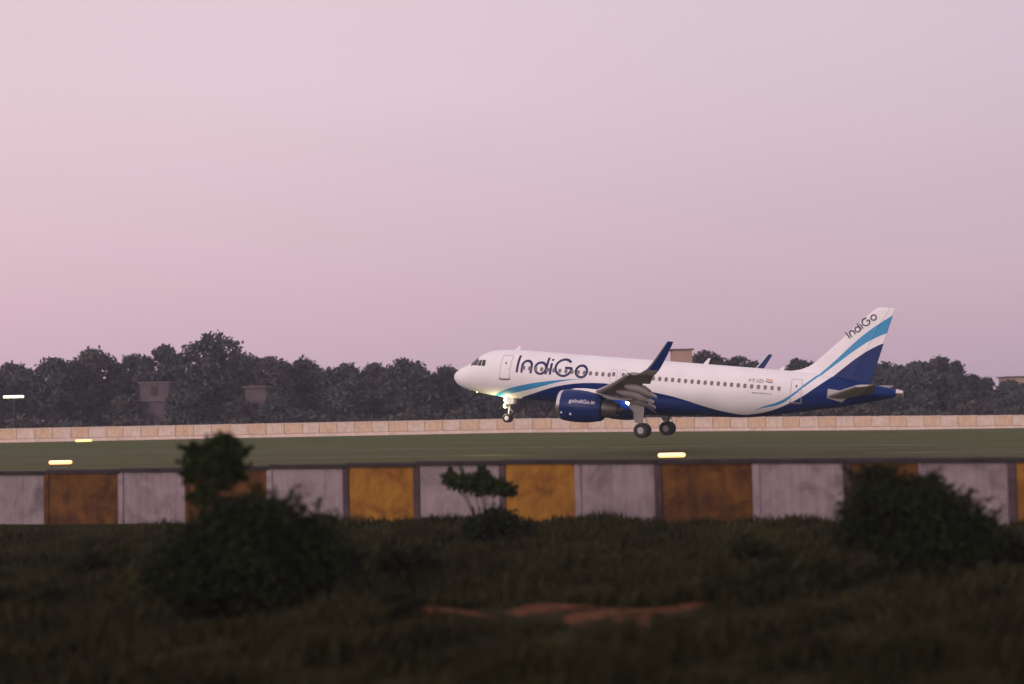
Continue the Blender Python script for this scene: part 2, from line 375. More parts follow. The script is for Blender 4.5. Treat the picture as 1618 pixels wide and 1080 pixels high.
def crown_blobs(w, z0, z1, depth, n, seed, top_bias=0.0):
    r_ = np.random.default_rng(seed); H = z1 - z0; out = []
    for i in range(n):
        t = (i + 0.5) / n; z = z0 + H * (0.18 + 0.66 * t)
        prof = math.sqrt(max(0.05, 1 - ((t - 0.42) / 0.62) ** 2))
        ang = i * 2.4 + r_.uniform(-0.4, 0.4); rr = 0.5 * prof * r_.uniform(0.35, 0.85)
        rb = min(w, H) * r_.uniform(0.17, 0.27) * (1.0 - 0.25 * t)
        out.append((w * rr * math.cos(ang) * 0.95 + top_bias * t * w, depth * rr * math.sin(ang), min(z, z1 - rb * 0.8), rb))
    out.append((top_bias * w, 0, z1 - 0.16 * min(w, H), 0.17 * min(w, H)))
    return out
bark = plain('bark', (0.050, 0.040, 0.034), 0.95, c2=(0.025, 0.020, 0.018), scale=6, bump=0.7)
TREE_M = [leafmat('tree_leaves_dark', (0.034, 0.040, 0.040), (0.064, 0.072, 0.066)), leafmat('tree_leaves_olive', (0.038, 0.042, 0.038), (0.070, 0.073, 0.060)), leafmat('tree_leaves_grey', (0.040, 0.046, 0.049), (0.074, 0.082, 0.080))]
def trunk_with_limbs(h, r, targets, seed, parent, mat=bark, lean=0.0, name='trunk'):
    r_ = np.random.default_rng(seed); mb = MB(); top = np.array([lean * h, 0, h])
    mb.tube([(0, 0, -0.3), (0, 0, 0.02 * h), (lean * h * 0.3, 0.02 * h, h * 0.45), top], [r * 1.5, r, r * 0.75, r * 0.3], 8)
    for tx, ty, tz in targets:
        s = np.array([lean * h * 0.4, 0, h * r_.uniform(0.3, 0.6)]); e = np.array([tx, ty, tz]); mid = (s + e) / 2 + np.array([0, 0, 0.06 * h])
        mb.tube([s, mid, e], [r * 0.5, r * 0.33, r * 0.1], 6)
    return mb.build(name, mat, parent, smooth=True)
def tree(px, py, wpx, d, mi, label, seed, n=4600, size=0.42, nb=15, base=0.16):
    p = on_ground(px, d); topz = at(px, py, d)[2]; h = topz - p[2]; w = wpx / FPX * d
    t = empty('tree', p, 0); tag(t, label, 'tree', 'trees behind the far wall')
    bl = crown_blobs(w, h * base, h, w * 0.8, nb, seed, np.random.default_rng(seed).uniform(-0.08, 0.08))
    trunk_with_limbs(h * 0.6, 0.022 * h + 0.05, [b[:3] for b in bl[::3]], seed, t)
    link('crown', quads_mesh('crown', leaves_on(bl, n, size, seed), TREE_M[mi]), t)
    return t
TREES = [
 (192, 624, 46, 235, 1, 'small olive tree overlapping the left end of the pale stepped house'),
 (291, 613, 58, 235, 0, 'small dark tree overlapping the right end of the pale stepped house'),
 (436, 620, 44, 236, 2, 'small grey tree touching the right side of the narrow pink hut'),
 (378, 630, 40, 235, 1, 'small bushy tree touching the left side of the narrow pink hut'),
 (-40, 574, 120, 246, 0, 'broad dark tree cut by the left edge of the picture'),
 (22, 572, 95, 262, 2, 'rounded grey green tree behind the glowing roadside lamp'),
 (82, 564, 92, 250, 0, 'dark tree with an even dome between the roadside lamp and the pale houses'),
 (146, 548, 112, 258, 1, 'wide olive tree with flat top just left of the pale stepped house'),
 (205, 558, 86, 266, 2, 'greyish tree rising directly behind the pale stepped house'),
 (262, 543, 92, 254, 0, 'dark stepped tree standing against the left side of the tallest tree'),
 (330, 523, 104, 249, 0, 'tallest tree of the far treeline with a knobbly high crown'),
 (384, 553, 92, 262, 2, 'grey green tree directly right of the tallest tree'),
 (432, 561, 84, 252, 1, 'olive tree above the narrow pink hut'),
 (490, 564, 92, 258, 0, 'dark flat topped tree right of the narrow pink hut'),
 (545, 573, 82, 250, 2, 'low grey tree left of the dip in the treeline'),
 (590, 572, 70, 264, 1, 'low olive tree standing in the dip of the treeline'),
 (645, 564, 92, 252, 0, 'rounded dark tree nearest in front of the aeroplane nose'),
 (703, 578, 76, 260, 2, 'low grey tree whose crown touches the aeroplane nose in the picture'),
 (775, 588, 90, 252, 0, 'dark tree seen under and behind the aeroplane cockpit'),
 (850, 585, 90, 262, 1, 'olive tree hidden behind the front fuselage lettering'),
 (1118, 553, 92, 257, 1, 'olive tree rising above the cabin roof beside the tan tower'),
 (1172, 562, 78, 262, 0, 'dark tree above the cabin roof left of the far winglet'),
 (1262, 566, 70, 252, 0, 'dark tree above the rear cabin roof at the foot of the tail fin'),
 (1322, 572, 80, 262, 2, 'grey tree standing behind the tail fin'),
 (1398, 572, 82, 256, 0, 'dark tree just right of the tail fin edge'),
 (1448, 569, 76, 250, 2, 'grey green tree above the tip of the tail cone'),
 (1497, 562, 84, 254, 0, 'tallest tree right of the aeroplane with a ragged shoulder'),
 (1548, 592, 70, 264, 1, 'low olive tree beneath the gap right of the tail'),
 (1600, 600, 80, 258, 2, 'low grey tree in front of the pale block at the right edge'),
 (1670, 588, 100, 250, 0, 'dark tree cut by the right edge of the picture'),
]
for i, (px, py, w, d, mi, lb) in enumerate(TREES): tree(px, py, w * 1.12, d, mi, lb, 100 + i)
# the wood behind them and the thicket along the wall, both one mass
def mass(name, d0, d1, hfun, n, size, mat, seed, label):
    r_ = np.random.default_rng(seed); px = r_.uniform(-180, 1800, n); d = r_.uniform(d0, d1, n)
    x = (px - PW / 2) / FPX * d; h = hfun(px) * (0.75 + 0.25 * np.sin(px * 0.05) * np.sin(px * 0.021 + 1))
    z = terr(x, d) + h * (r_.random(n) ** 0.7) * r_.uniform(0.75, 1.08, n)
    c = np.stack([x, d, z], 1); nrm = r_.normal(size=(n, 3)); nrm /= np.linalg.norm(nrm, axis=1)[:, None]
    a = np.cross(nrm, r_.normal(size=(n, 3))); a /= np.linalg.norm(a, axis=1)[:, None]; b = np.cross(nrm, a); s = size * r_.uniform(0.6, 1.4, n)[:, None]
    o = link(name, quads_mesh(name, np.stack([c - a * s, c - b * s * 0.6, c + a * s, c + b * s * 0.6], 1), mat))
    tag(o, label, 'woodland', kind='stuff'); return o
mass('woodland', 272, 300, lambda p: np.interp(p, [-200, 100, 330, 480, 560, 640, 720, 1100, 1300, 1500, 1560, 1800], [10.5, 11.2, 12.5, 10.5, 7.8, 9.0, 8.2, 8.4, 7.6, 7.4, 4.8, 4.8]), 26000, 0.8, TREE_M[0], 5, 'dark hazy wood filling the distance behind the separate trees')
mass('thicket', 229, 233, lambda p: np.interp(p, [-200, 150, 180, 300, 340, 380, 430, 450, 1800], [4.6, 4.3, 3.9, 3.9, 4.4, 3.5, 3.5, 4.6, 4.6]), 9000, 0.5, TREE_M[1], 6, 'low dark thicket growing along the back of the far wall')

def grove():  # trees added out of view to keep sun and sky off the foreground
    r_ = np.random.default_rng(77); V = []
    for i in range(30):
        x0, y0 = -95 + i * 4.6 + r_.uniform(-2, 2), r_.uniform(-30, -16); zb = float(terr(x0, y0)); H = r_.uniform(12.5, 16)
        bl = [(x0 + q[0], y0 + q[1], zb + q[2], q[3]) for q in crown_blobs(8.5, 0.6, H, 7.0, 12, 300 + i)]
        V.append(leaves_on(bl, 1100, 0.55, 400 + i))
    tag(link('woodland', quads_mesh('woodland', np.concatenate(V), TREE_M[1])), 'unseen grove added behind the viewpoint to shade the scrub and wall', 'woodland', kind='stuff')
grove()

# ------------------------------------------------------------------ buildings among the far trees
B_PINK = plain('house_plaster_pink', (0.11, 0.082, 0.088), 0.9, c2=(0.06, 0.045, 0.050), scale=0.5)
B_TAN = plain('tower_plaster_tan', (0.42, 0.29, 0.22), 0.9, c2=(0.32, 0.21, 0.16), scale=0.5)
B_DARK = plain('window_dark', (0.02, 0.02, 0.025), 0.2)
B_ROOF = plain('roof_slab', (0.14, 0.115, 0.105), 0.9, c2=(0.09, 0.075, 0.07), scale=0.7)
def house(px, d, wpx, py_top, label, cat, mat, wins, name='house', upper=None, depth=6.0):
    p = on_ground(px, d); w = wpx / FPX * d; h = at(px, py_top, d)[2] - p[2]
    t = empty(name, p); tag(t, label, cat)
    MB().bbox(-w / 2, w / 2, -depth / 2, depth / 2, -0.3, h, 0.05).build('wall', mat, t)
    r = MB().bbox(-w / 2 - 0.35, w / 2 + 0.35, -depth / 2 - 0.4, depth / 2 + 0.4, h + 0.002, h + 0.22, 0.04).build('roof', B_ROOF, t)
    if upper:
        ox, uw, uh = upper[0] / FPX * d, upper[1] / FPX * d, upper[2]
        MB().bbox(ox - uw / 2, ox + uw / 2, -depth / 2 + 0.8, depth / 2, h + 0.224, h + uh, 0.05).build('upper_storey', mat, t)
        MB().bbox(ox - uw / 2 - 0.3, ox + uw / 2 + 0.3, -depth / 2 + 0.5, depth / 2 + 0.3, h + uh + 0.002, h + uh + 0.2, 0.04).build('roof', B_ROOF, t)
        wn_ = MB().box(ox - 0.6, ox + 0.6, -depth / 2 + 0.78, -depth / 2 + 0.86, h + 0.9, h + uh - 0.5).build('window', B_DARK, t)
        MB().box(ox - 0.75, ox + 0.75, -depth / 2 + 0.70, -depth / 2 + 0.81, h + uh - 0.48, h + uh - 0.38).build('lintel', B_ROOF, wn_)
    for wx, wz in wins:
        f = MB()
        for a, b, c, e in ((wx - 0.62, wx - 0.52, wz - 0.6, wz + 0.6), (wx + 0.52, wx + 0.62, wz - 0.6, wz + 0.6), (wx - 0.52, wx + 0.52, wz + 0.5, wz + 0.6), (wx - 0.52, wx + 0.52, wz - 0.6, wz - 0.5)):
            f.box(a, b, -depth / 2 - 0.05, -depth / 2 + 0.02, c, e)
        wd = f.build('window', B_ROOF, t)
        MB().box(wx - 0.52, wx + 0.52, -depth / 2 - 0.02, -depth / 2 + 0.01, wz - 0.5, wz + 0.5).build('pane', B_DARK, wd)
    return t
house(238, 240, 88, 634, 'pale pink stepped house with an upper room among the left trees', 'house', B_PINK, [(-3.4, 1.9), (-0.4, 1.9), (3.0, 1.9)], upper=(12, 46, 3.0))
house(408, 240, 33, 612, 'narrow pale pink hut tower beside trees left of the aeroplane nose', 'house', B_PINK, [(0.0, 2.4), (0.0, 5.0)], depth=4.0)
house(1080, 246, 30, 553, 'tan water tower block rising above the cabin roof behind the near winglet', 'tower', B_TAN, [(-0.3, 9.0), (-0.3, 5.0)], name='tower', depth=4.0)
house(1610, 268, 40, 596, 'pale low block between trees at the right edge of the treeline', 'building', B_TAN, [(-1.5, 4.5), (1.5, 4.5)], name='building')

# ------------------------------------------------------------------ scrub in front of the wall
BUSH_M = leafmat('bush_leaves', (0.007, 0.011, 0.004), (0.023, 0.030, 0.009), clump=1.2)
SHRUB_M = leafmat('shrub_leaves', (0.009, 0.012, 0.004), (0.030, 0.034, 0.011), clump=1.5)
SAP_M = leafmat('sapling_leaves', (0.012, 0.018, 0.006), (0.036, 0.052, 0.014), clump=1.5)
twig = plain('twig_bark', (0.030, 0.022, 0.016), 0.95, c2=(0.014, 0.011, 0.009), scale=8, bump=0.5)
def bush(name, px, d, blobs, n, size, mat, label, cat, seed, group=None, stem=None, flat=0.45):
    """blobs in metres about the base: (x, y, z, r)"""
    p = on_ground(px, d); t = empty(name, p); tag(t, label, cat, group)
    hz = max(b[2] for b in blobs); mb = MB()
    r_ = np.random.default_rng(seed)
    for b in blobs:
        s = np.array([r_.uniform(-0.1, 0.1), r_.uniform(-0.1, 0.1), -0.1]); e = np.array(b[:3]) + np.array([0, 0, b[3] * 0.4])
        mb.tube([s, s * 0.4 + e * 0.6 * np.array([0.8, 0.8, 1]), e], [stem or 0.035, (stem or 0.035) * 0.7, 0.008], 6)
    mb.build('stem', twig, t, smooth=True)
    L = [leaves_on(blobs, n, size, seed, flat, shell=0.35, jit=0.2)]
    for b in blobs:                      # loose shoots that break the outline
        for _ in range(5):
            dv = r_.normal(size=3); dv[2] = abs(dv[2]) + 0.25; dv /= np.linalg.norm(dv); ln = b[3] * r_.uniform(1.15, 1.7)
            pts = [(b[0] + dv[0] * ln * q, b[1] + dv[1] * ln * q, b[2] + dv[2] * ln * q - 0.12 * b[3] * q * q, size * 0.9) for q in np.linspace(0.55, 1, 9)]
            L.append(leaves_on(pts, 26, size * 0.9, int(r_.integers(1e6)), flat, shell=0.3))
    link('foliage', quads_mesh('foliage', np.concatenate(L), mat), t)
    return t
M30 = 30 / FPX
bush('bush', 395, 30, [(-1.35, 0, 1.0, 0.85), (-0.5, 0.2, 1.45, 0.95), (0.35, 0, 1.55, 0.95), (1.15, 0.1, 1.25, 0.85), (1.75, 0, 0.75, 0.65), (-1.8, 0, 0.55, 0.6), (0, -0.4, 0.7, 1.1), (-0.9, -0.3, 0.5, 0.8), (0.9, -0.3, 0.6, 0.8), (0.0, 0.1, 1.9, 0.6)],
     15000, 0.075, BUSH_M, 'large dark domed bush in the left foreground before the wall', 'bush', 21)
bush('sapling', 338, 31, [(-0.05, 0, 3.15, 0.40), (-0.32, 0.1, 2.9, 0.36), (0.32, 0, 2.95, 0.38), (0.0, 0.1, 2.55, 0.36), (-0.45, 0, 3.2, 0.24), (0.52, 0, 3.2, 0.24), (0.15, 0, 3.42, 0.26), (-0.2, 0, 2.2, 0.3), (0.15, 0, 2.8, 0.42), (0.48, 0, 2.7, 0.28), (-0.5, 0, 2.65, 0.25)],
     2500, 0.07, SAP_M, 'slender young tree poking up above the large left bush', 'sapling', 22, stem=0.03)
bush('bush', 1440, 32.5, [(-0.85, 0, 1.45, 0.80), (-0.75, 0.1, 2.0, 0.5), (0.0, 0, 1.4, 0.85), (0.75, 0, 1.15, 0.8), (1.35, 0, 0.75, 0.65), (-1.2, 0, 0.8, 0.65), (0, -0.4, 0.6, 1.0), (0.3, 0.1, 1.75, 0.5), (1.0, -0.3, 0.5, 0.7)],
     12500, 0.075, BUSH_M, 'dark rounded bush in the right foreground covering part of the wall', 'bush', 23)
bush('sapling', 762, 43.5, [(-0.75, 0, 1.75, 0.36), (-0.35, 0.1, 1.68, 0.42), (0.1, 0, 1.55, 0.42), (0.45, 0, 1.62, 0.34), (-1.0, 0, 1.92, 0.24), (0.75, 0, 1.45, 0.26), (-0.1, 0, 1.9, 0.25)],
     1900, 0.085, SAP_M, 'small leaning sapling with a flat crown before the white wall block', 'sapling', 24, stem=0.022)
bush('shrub', 776, 42.5, [(-0.45, 0, 0.4, 0.5), (0.1, 0, 0.62, 0.55), (0.6, 0, 0.38, 0.5), (0.95, 0, 0.2, 0.35)], 3200, 0.07, BUSH_M, 'dark low mound of leaves at the foot of the flat crowned sapling', 'shrub', 25)
LOW = [(150, 37, 'low dark shrub left of the large left bush under the brown block', 0.9), (640, 35, 'low scrubby plant right of the large left bush', 0.75), (1195, 35, 'dark low shrub in open grass right of the red earth', 0.8),
       (1262, 31, 'dark spreading shrub just left of the right bush', 0.85), (30, 31, 'low shrub at the left edge of the scrub', 0.8), (1590, 33, 'low shrub at the right edge beside the right bush', 0.9), (610, 28, 'low dark plant just left of the red earth', 0.55), (1150, 28.5, 'small dark plant at the right end of the red earth', 0.5)]
for i, (px, d, lb, s) in enumerate(LOW):
    r_ = np.random.default_rng(50 + i)
    bl = [(r_.uniform(-0.9, 0.9) * s, r_.uniform(-0.4, 0.4) * s, r_.uniform(0.2, 0.5) * s, r_.uniform(0.35, 0.55) * s) for _ in range(6)]
    bush('shrub', px, d, bl, int(2600 * s), 0.06, SHRUB_M, lb, 'shrub', 60 + i, 'low shrubs in the scrub', stem=0.015)

# grass: blades leaning every way, thinner and shorter on the red earth
def grass():
    n = 210000; r_ = np.random.default_rng(3)
    d = 16.5 + (53 - 16.5) * r_.random(n) ** 0.85; px = r_.uniform(-120, 1740, n)
    x = (px - PW / 2) / FPX * d; y = d
    keep = y < 51.3 + WS * x - 0.35
    cl = np.sin(x * 1.1 + 2 * np.sin(y * 0.6)) * np.sin(y * 0.9 + 1.3) + 0.6 * np.sin(x * 3.1 - y * 2.2)
    keep &= r_.random(n) < np.clip(0.62 + 0.4 * cl, 0.15, 1)
    for cx, cy, ax, ay in RED:
        q = ((x - cx) / (ax * 1.05)) ** 2 + ((y - cy) / (ay * 1.05)) ** 2
        keep &= (q > 1.0 + 0.35 * np.sin(x * 7 + y * 3)) | (r_.random(n) < 0.12 + 0.38 * np.clip(q, 0, 1) ** 2)
    # keep a low view across the red earth: shorter blades right in front of it
    x, y, cl = x[keep], y[keep], cl[keep]; n = len(x)
    z = terr(x, y) - 0.02
    h = r_.uniform(0.10, 0.34, n) * (1 + 0.55 * cl)
    for cx, cy, ax, ay in RED:
        fr = (np.abs(x - cx) < ax * 1.1) & (y < cy) & (y > cy - 2.2)
        h = np.where(fr, h * 0.35, h)
    an = r_.uniform(0, 6.283, n); lean = r_.uniform(0.1, 0.7, n) * h; w = r_.uniform(0.010, 0.024, n) * (1 + y / 45)
    dx, dy = np.cos(an), np.sin(an); wx, wy = -dy * w, dx * w
    P = lambda a, b, c: np.stack([a, b, c], 1)
    v = np.stack([P(x - wx, y - wy, z), P(x + wx, y + wy, z), P(x + dx * lean * 0.45 + wx * 0.7, y + dy * lean * 0.45 + wy * 0.7, z + h * 0.6), P(x + dx * lean, y + dy * lean, z + h)], 1)
    gm = leafmat('grass_blades', (0.011, 0.013, 0.005), (0.050, 0.047, 0.017), 0.8, clump=0.35)
    tag(link('grass', quads_mesh('grass', v, gm)), 'dark rough grass covering the ground before the painted wall', 'grass', kind='stuff')
grass()

# ------------------------------------------------------------------ lights on the ground
L_AMBER = glow('amber_lens', (1.0, 0.42, 0.09), 1.75)
L_YELLOW = glow('yellow_lens', (0.85, 0.75, 0.05), 1.3)
L_PALE = glow('pale_lens', (1.0, 0.92, 0.42), 6.0)
metal = plain('dull_metal', (0.07, 0.066, 0.066), 0.6, 0.3, c2=(0.045, 0.042, 0.042))
def streak_light(px, d, py, label, mat, w=1.9, nl=7, group='runway edge lights'):  # edge lamp with lens and crossbar stretched into a moving light's streak
    p = on_ground(px, d); h = max(0.3, at(px, py, d)[2] - p[2]); t = empty('runway_light', p, 0); tag(t, label, 'light', group)
    for s in (-w * 0.36, w * 0.36): MB().tube([(s, 0.03, -0.1), (s, 0.03, h - 0.122)], 0.025, 8).build('post', metal, t, smooth=True)
    MB().bbox(-w / 2, w / 2, 0.0, 0.12, h - 0.12, h - 0.075, 0.012).build('crossbar', metal, t)
    MB().lathe([(-w / 2, 0.02), (-w / 2 + 0.03, 0.10), (-w / 2 + 0.11, 0.155), (-w / 2 + 0.2, 0.165), (w / 2 - 0.2, 0.165), (w / 2 - 0.11, 0.155), (w / 2 - 0.03, 0.10), (w / 2, 0.02)], (0, 0.06, h + 0.095), 'x', 18, True, True).build('lens', mat, t, smooth=True)
    return t
streak_light(95, 116, 732, 'glowing amber runway light drawn out into a streak at the left above the brown wall block', L_AMBER)
streak_light(1061, 98, 721, 'glowing amber runway light drawn out into a streak below the main wheels of the aeroplane', L_AMBER)
streak_light(132, 205, 697, 'faint yellow light drawn out into a streak by the foot of the far wall at the left', L_YELLOW, 2.4, 7)
def street_lamp(px, py, d, label):
    p = on_ground(px, d); h = at(px, py, d)[2] - p[2]; t = empty('street_lamp', p); tag(t, label, 'street lamp')
    MB().tube([(0, 0, -0.3), (0, 0, h * 0.6), (0, 0, h + 0.35)], [0.11, 0.085, 0.06], 10).build('mast', metal, t, smooth=True)
    a = MB().bbox(-1.65, 1.65, -0.22, 0.10, h + 0.12, h + 0.30, 0.04).build('lamp_housing', metal, t)
    MB().bbox(-1.58, 1.58, -0.20, 0.06, h - 0.20, h + 0.117, 0.05).build('lens', L_PALE, t)
street_lamp(22, 626, 227.5, 'lit wide floodlight on a mast before the left trees')

# ------------------------------------------------------------------ aeroplane
# plane axes: x aft from the nose tip, y to starboard (away), z up from the fuselage axis; metres
APOS, AYAW, APIT, ABANK = Vector((-4.952, 124.353, 7.523)), -0.36908, 0.10539, 0.0018
air = empty('aeroplane')
air.matrix_world = Matrix.Translation(APOS) @ (Matrix.Rotation(AYAW, 4, 'Z') @ Matrix.Rotation(APIT, 4, 'Y') @ Matrix.Rotation(ABANK, 4, 'X'))
tag(air, 'white and blue passenger aeroplane lifting its nose above the runway', 'aeroplane')

def livery_mat():
    m, t, b = newmat('livery_paint')
    b.inputs['Roughness'].default_value = 0.45; b.inputs['Specular IOR Level'].default_value = 0.13
    co = t.nodes.new('ShaderNodeTexCoord'); co.object = air
    s = t.nodes.new('ShaderNodeSeparateXYZ'); t.links.new(co.outputs['Object'], s.inputs[0])
    nx = t.nodes.new('ShaderNodeMath'); nx.operation = 'DIVIDE'; nx.inputs[1].default_value = 40; t.links.new(s.outputs['X'], nx.inputs[0])
    def curve(pts):
        n = t.nodes.new('ShaderNodeFloatCurve'); c = n.mapping.curves[0]
        P = [(max(0, px / 40), (pz + 4) / 12) for px, pz in pts]
        c.points[0].location = P[0]; c.points[1].location = P[-1]
        for q in P[1:-1]: c.points.new(*q)
        for q in c.points: q.handle_type = 'AUTO'
        n.mapping.update(); t.links.new(nx.outputs[0], n.inputs['Value'])
        a = t.nodes.new('ShaderNodeMath'); a.operation = 'MULTIPLY_ADD'; a.inputs[1].default_value = 12; a.inputs[2].default_value = -4; t.links.new(n.outputs[0], a.inputs[0])
        return a
    def below(a):
        d = t.nodes.new('ShaderNodeMath'); d.operation = 'LESS_THAN'; t.links.new(s.outputs['Z'], d.inputs[0]); t.links.new(a.outputs[0], d.inputs[1]); return d
    navy = below(curve([(0, -3.5), (5.6, -2.6), (6.58, -1.96), (7.9, -1.47), (8.99, -1.06), (10.18, -0.67), (11.16, -0.44), (11.92, -0.31), (13.33, -0.17), (14.52, -0.14), (16.58, -0.28), (18.72, -0.57), (19.78, -0.71), (21.11, -0.98), (22.42, -1.3), (24.55, -1.66), (25.6, -1.72), (26.4, -1.58), (27.54, -1.27), (29.07, -0.56), (30.1, 0.08), (31.0, 0.80), (31.79, 1.48), (33.03, 2.64), (34.07, 3.57), (35.12, 4.32), (35.82, 4.69), (37, 5.0), (40, 5.2)]))
    hi = below(curve([(0, -3.4), (3.2, -2.4), (4.39, -1.78), (5.61, -1.27), (6.72, -0.92), (7.83, -0.63), (8.71, -0.45), (10.03, -0.20), (11.13, -0.04), (12.3, 0.07), (13, 0.0), (14, -1), (25, -3), (26.2, -1.6), (26.8, -1.1), (28.35, -0.45), (29.52, 0.37), (30.11, 0.95), (30.88, 1.69), (32.22, 3.04), (33.47, 4.42), (34.51, 5.46), (36.37, 6.92), (38, 8)]))
    lo = below(curve([(0, -3.3), (3.2, -2.35), (4.39, -2.05), (5.65, -1.7), (6.76, -1.4), (7.86, -1.09), (8.96, -0.74), (10.05, -0.39), (11.13, -0.12), (12.3, 0.068), (13, 0.1), (14, -0.5), (25, -2), (26.2, -1.5), (26.8, -1.16), (28.4, -0.66), (29.5, 0.14), (29.97, 0.60), (30.7, 1.28), (31.41, 1.97), (32.56, 3.0), (33.93, 4.18), (34.98, 4.95), (36.13, 5.56), (38, 6.4)]))
    inv = t.nodes.new('ShaderNodeMath'); inv.operation = 'SUBTRACT'; inv.use_clamp = True; t.links.new(hi.outputs[0], inv.inputs[0]); t.links.new(lo.outputs[0], inv.inputs[1])
    nse = t.nodes.new('ShaderNodeTexNoise'); nse.inputs['Scale'].default_value = 0.5; nse.inputs['Detail'].default_value = 5; t.links.new(co.outputs['Object'], nse.inputs['Vector'])
    wr = ramp([(0.3, (0.74, 0.73, 0.745)), (0.7, (0.80, 0.79, 0.80))], t); t.links.new(nse.outputs[0], wr.inputs[0])
    m1 = t.nodes.new('ShaderNodeMix'); m1.data_type = 'RGBA'; m1.inputs[7].default_value = (0.045, 0.27, 0.50, 1); t.links.new(inv.outputs[0], m1.inputs[0]); t.links.new(wr.outputs[0], m1.inputs[6])
    m2 = t.nodes.new('ShaderNodeMix'); m2.data_type = 'RGBA'; m2.inputs[7].default_value = (0.001, 0.019, 0.112, 1); t.links.new(navy.outputs[0], m2.inputs[0]); t.links.new(m1.outputs[2], m2.inputs[6])
    t.links.new(m2.outputs[2], b.inputs['Base Color'])
    return m
LIV = livery_mat()
NAVY = plain('navy_paint', (0.001, 0.019, 0.112), 0.42, spec=0.2, c2=(0.001, 0.014, 0.085))
WHITE = plain('white_paint', (0.76, 0.75, 0.76), 0.4, c2=(0.70, 0.69, 0.70), scale=0.8)
WGREY = plain('wing_grey', (0.22, 0.20, 0.20), 0.5, c2=(0.17, 0.152, 0.152), scale=0.9)
FGREY = plain('flap_grey', (0.24, 0.215, 0.215), 0.5, c2=(0.18, 0.16, 0.16), scale=1.5)
SILVER = plain('bare_metal', (0.75, 0.72, 0.72), 0.28, 1.0, c2=(0.66, 0.63, 0.63))
STABM = plain('stabiliser_grey', (0.40, 0.375, 0.375), 0.5, c2=(0.33, 0.31, 0.31))
SLATM = plain('slat_alloy', (0.50, 0.47, 0.47), 0.6, 0.15, c2=(0.42, 0.39, 0.39))
STEEL = plain('exhaust_steel', (0.11, 0.10, 0.095), 0.5, 0.6, c2=(0.06, 0.055, 0.05), scale=2)
RUBBER = plain('tyre_rubber', (0.022, 0.020, 0.022), 0.75, c2=(0.015, 0.014, 0.015))
HUBM = plain('wheel_hub', (0.36, 0.34, 0.34), 0.5, 0.2, c2=(0.22, 0.21, 0.21), scale=8)
GEARM = plain('gear_grey', (0.42, 0.40, 0.40), 0.5, c2=(0.30, 0.28, 0.28), scale=3)
GLASS = plain('window_glass', (0.035, 0.032, 0.038), 0.12, c2=(0.025, 0.023, 0.028))
PANE = plain('cabin_pane', (0.16, 0.135, 0.15), 0.3, c2=(0.11, 0.095, 0.105), scale=6)
SEAM = plain('door_seam', (0.46, 0.43, 0.45), 0.6)
LOGO = plain('lettering_navy', (0.020, 0.018, 0.095), 0.45, spec=0.2, c2=(0.016, 0.015, 0.08))
WLOGO = plain('lettering_white', (0.75, 0.74, 0.75), 0.4)
DARK = plain('dark_cavity', (0.02, 0.018, 0.018), 0.8)

def pchip(X, Y):
    X = np.array(X, float); Y = np.array(Y, float); h = np.diff(X); dl = np.diff(Y) / h; m = np.zeros_like(Y)
    m[0], m[-1] = dl[0], dl[-1]
    for i in range(1, len(X) - 1):
        m[i] = 0 if dl[i - 1] * dl[i] <= 0 else (h[i - 1] + h[i]) * 3 / ((2 * h[i] + h[i - 1]) / dl[i - 1] + (h[i] + 2 * h[i - 1]) / dl[i])
    def f(x):
        i = int(np.clip(np.searchsorted(X, x) - 1, 0, len(X) - 2)); t = (x - X[i]) / h[i]; t = min(max(t, 0), 1)
        return (2 * t ** 3 - 3 * t * t + 1) * Y[i] + (t ** 3 - 2 * t * t + t) * h[i] * m[i] + (-2 * t ** 3 + 3 * t * t) * Y[i + 1] + (t ** 3 - t * t) * h[i] * m[i + 1]
    return f
sq = lambda L: [(math.sqrt(a), b) for a, b in L]
TOPP = sq([(0, -.68), (.08, -.42), (.3, -.14), (.6, .08), (1.0, .30), (1.46, .54), (1.8, .80), (2.2, 1.16), (2.7, 1.50), (3.4, 1.79), (4.5, 1.99), (6.5, 2.07), (12, 2.07), (22, 2.07), (29, 2.05), (31, 1.98), (33, 1.80), (35, 1.49), (36.2, 1.36), (37.0, 1.22), (37.45, 1.12)])
BOTP = sq([(0, -.68), (.08, -.93), (.3, -1.20), (.6, -1.40), (1.1, -1.58), (2.18, -1.80), (3.3, -1.94), (5, -2.04), (6.5, -2.07), (12, -2.07), (22, -2.07), (24, -2.05), (25.6, -1.94), (27.2, -1.68), (29.6, -1.20), (32, -.66), (34.45, -.10), (36.3, .39), (37.0, .63), (37.45, .82)])
WIDP = sq([(0, 0), (.08, .28), (.3, .55), (.6, .79), (1.1, 1.07), (1.8, 1.38), (2.7, 1.66), (4, 1.88), (5.5, 1.96), (7, 1.975), (12, 1.975), (24, 1.975), (26, 1.95), (28, 1.84), (30, 1.62), (32, 1.30), (34, .93), (36, .52), (37, .30), (37.45, .17)])
_t, _b, _w = (pchip(*zip(*L)) for L in (TOPP, BOTP, WIDP))
def prof(x): s = math.sqrt(max(x, 0)); return _t(s), _b(s), _w(s)
def fus(x, th, off=0.0):
    """point on the fuselage skin; th from the top, port side positive; off = proud of the skin"""
    zt, zb, w = prof(x); zc, hz = (zt + zb) / 2, (zt - zb) / 2
    return (x, -(w + off) * math.sin(th), zc + (hz + off) * math.cos(th))
def side(x, z, off=0.012):
    """port skin point at station x and height z"""
    zt, zb, w = prof(x); zc, hz = (zt + zb) / 2, (zt - zb) / 2
    c = min(max((z - zc) / hz, -0.999), 0.999); return fus(x, math.acos(c), off)
st = np.concatenate([np.linspace(0.003, 0.42, 10) ** 2 * 1.0, np.linspace(0.48, 2.6, 34) ** 2, np.arange(7.2, 24, 0.8), np.arange(24, 37.4, 0.4), [37.45]])
st = np.unique(np.round(st, 4)); NR = 72
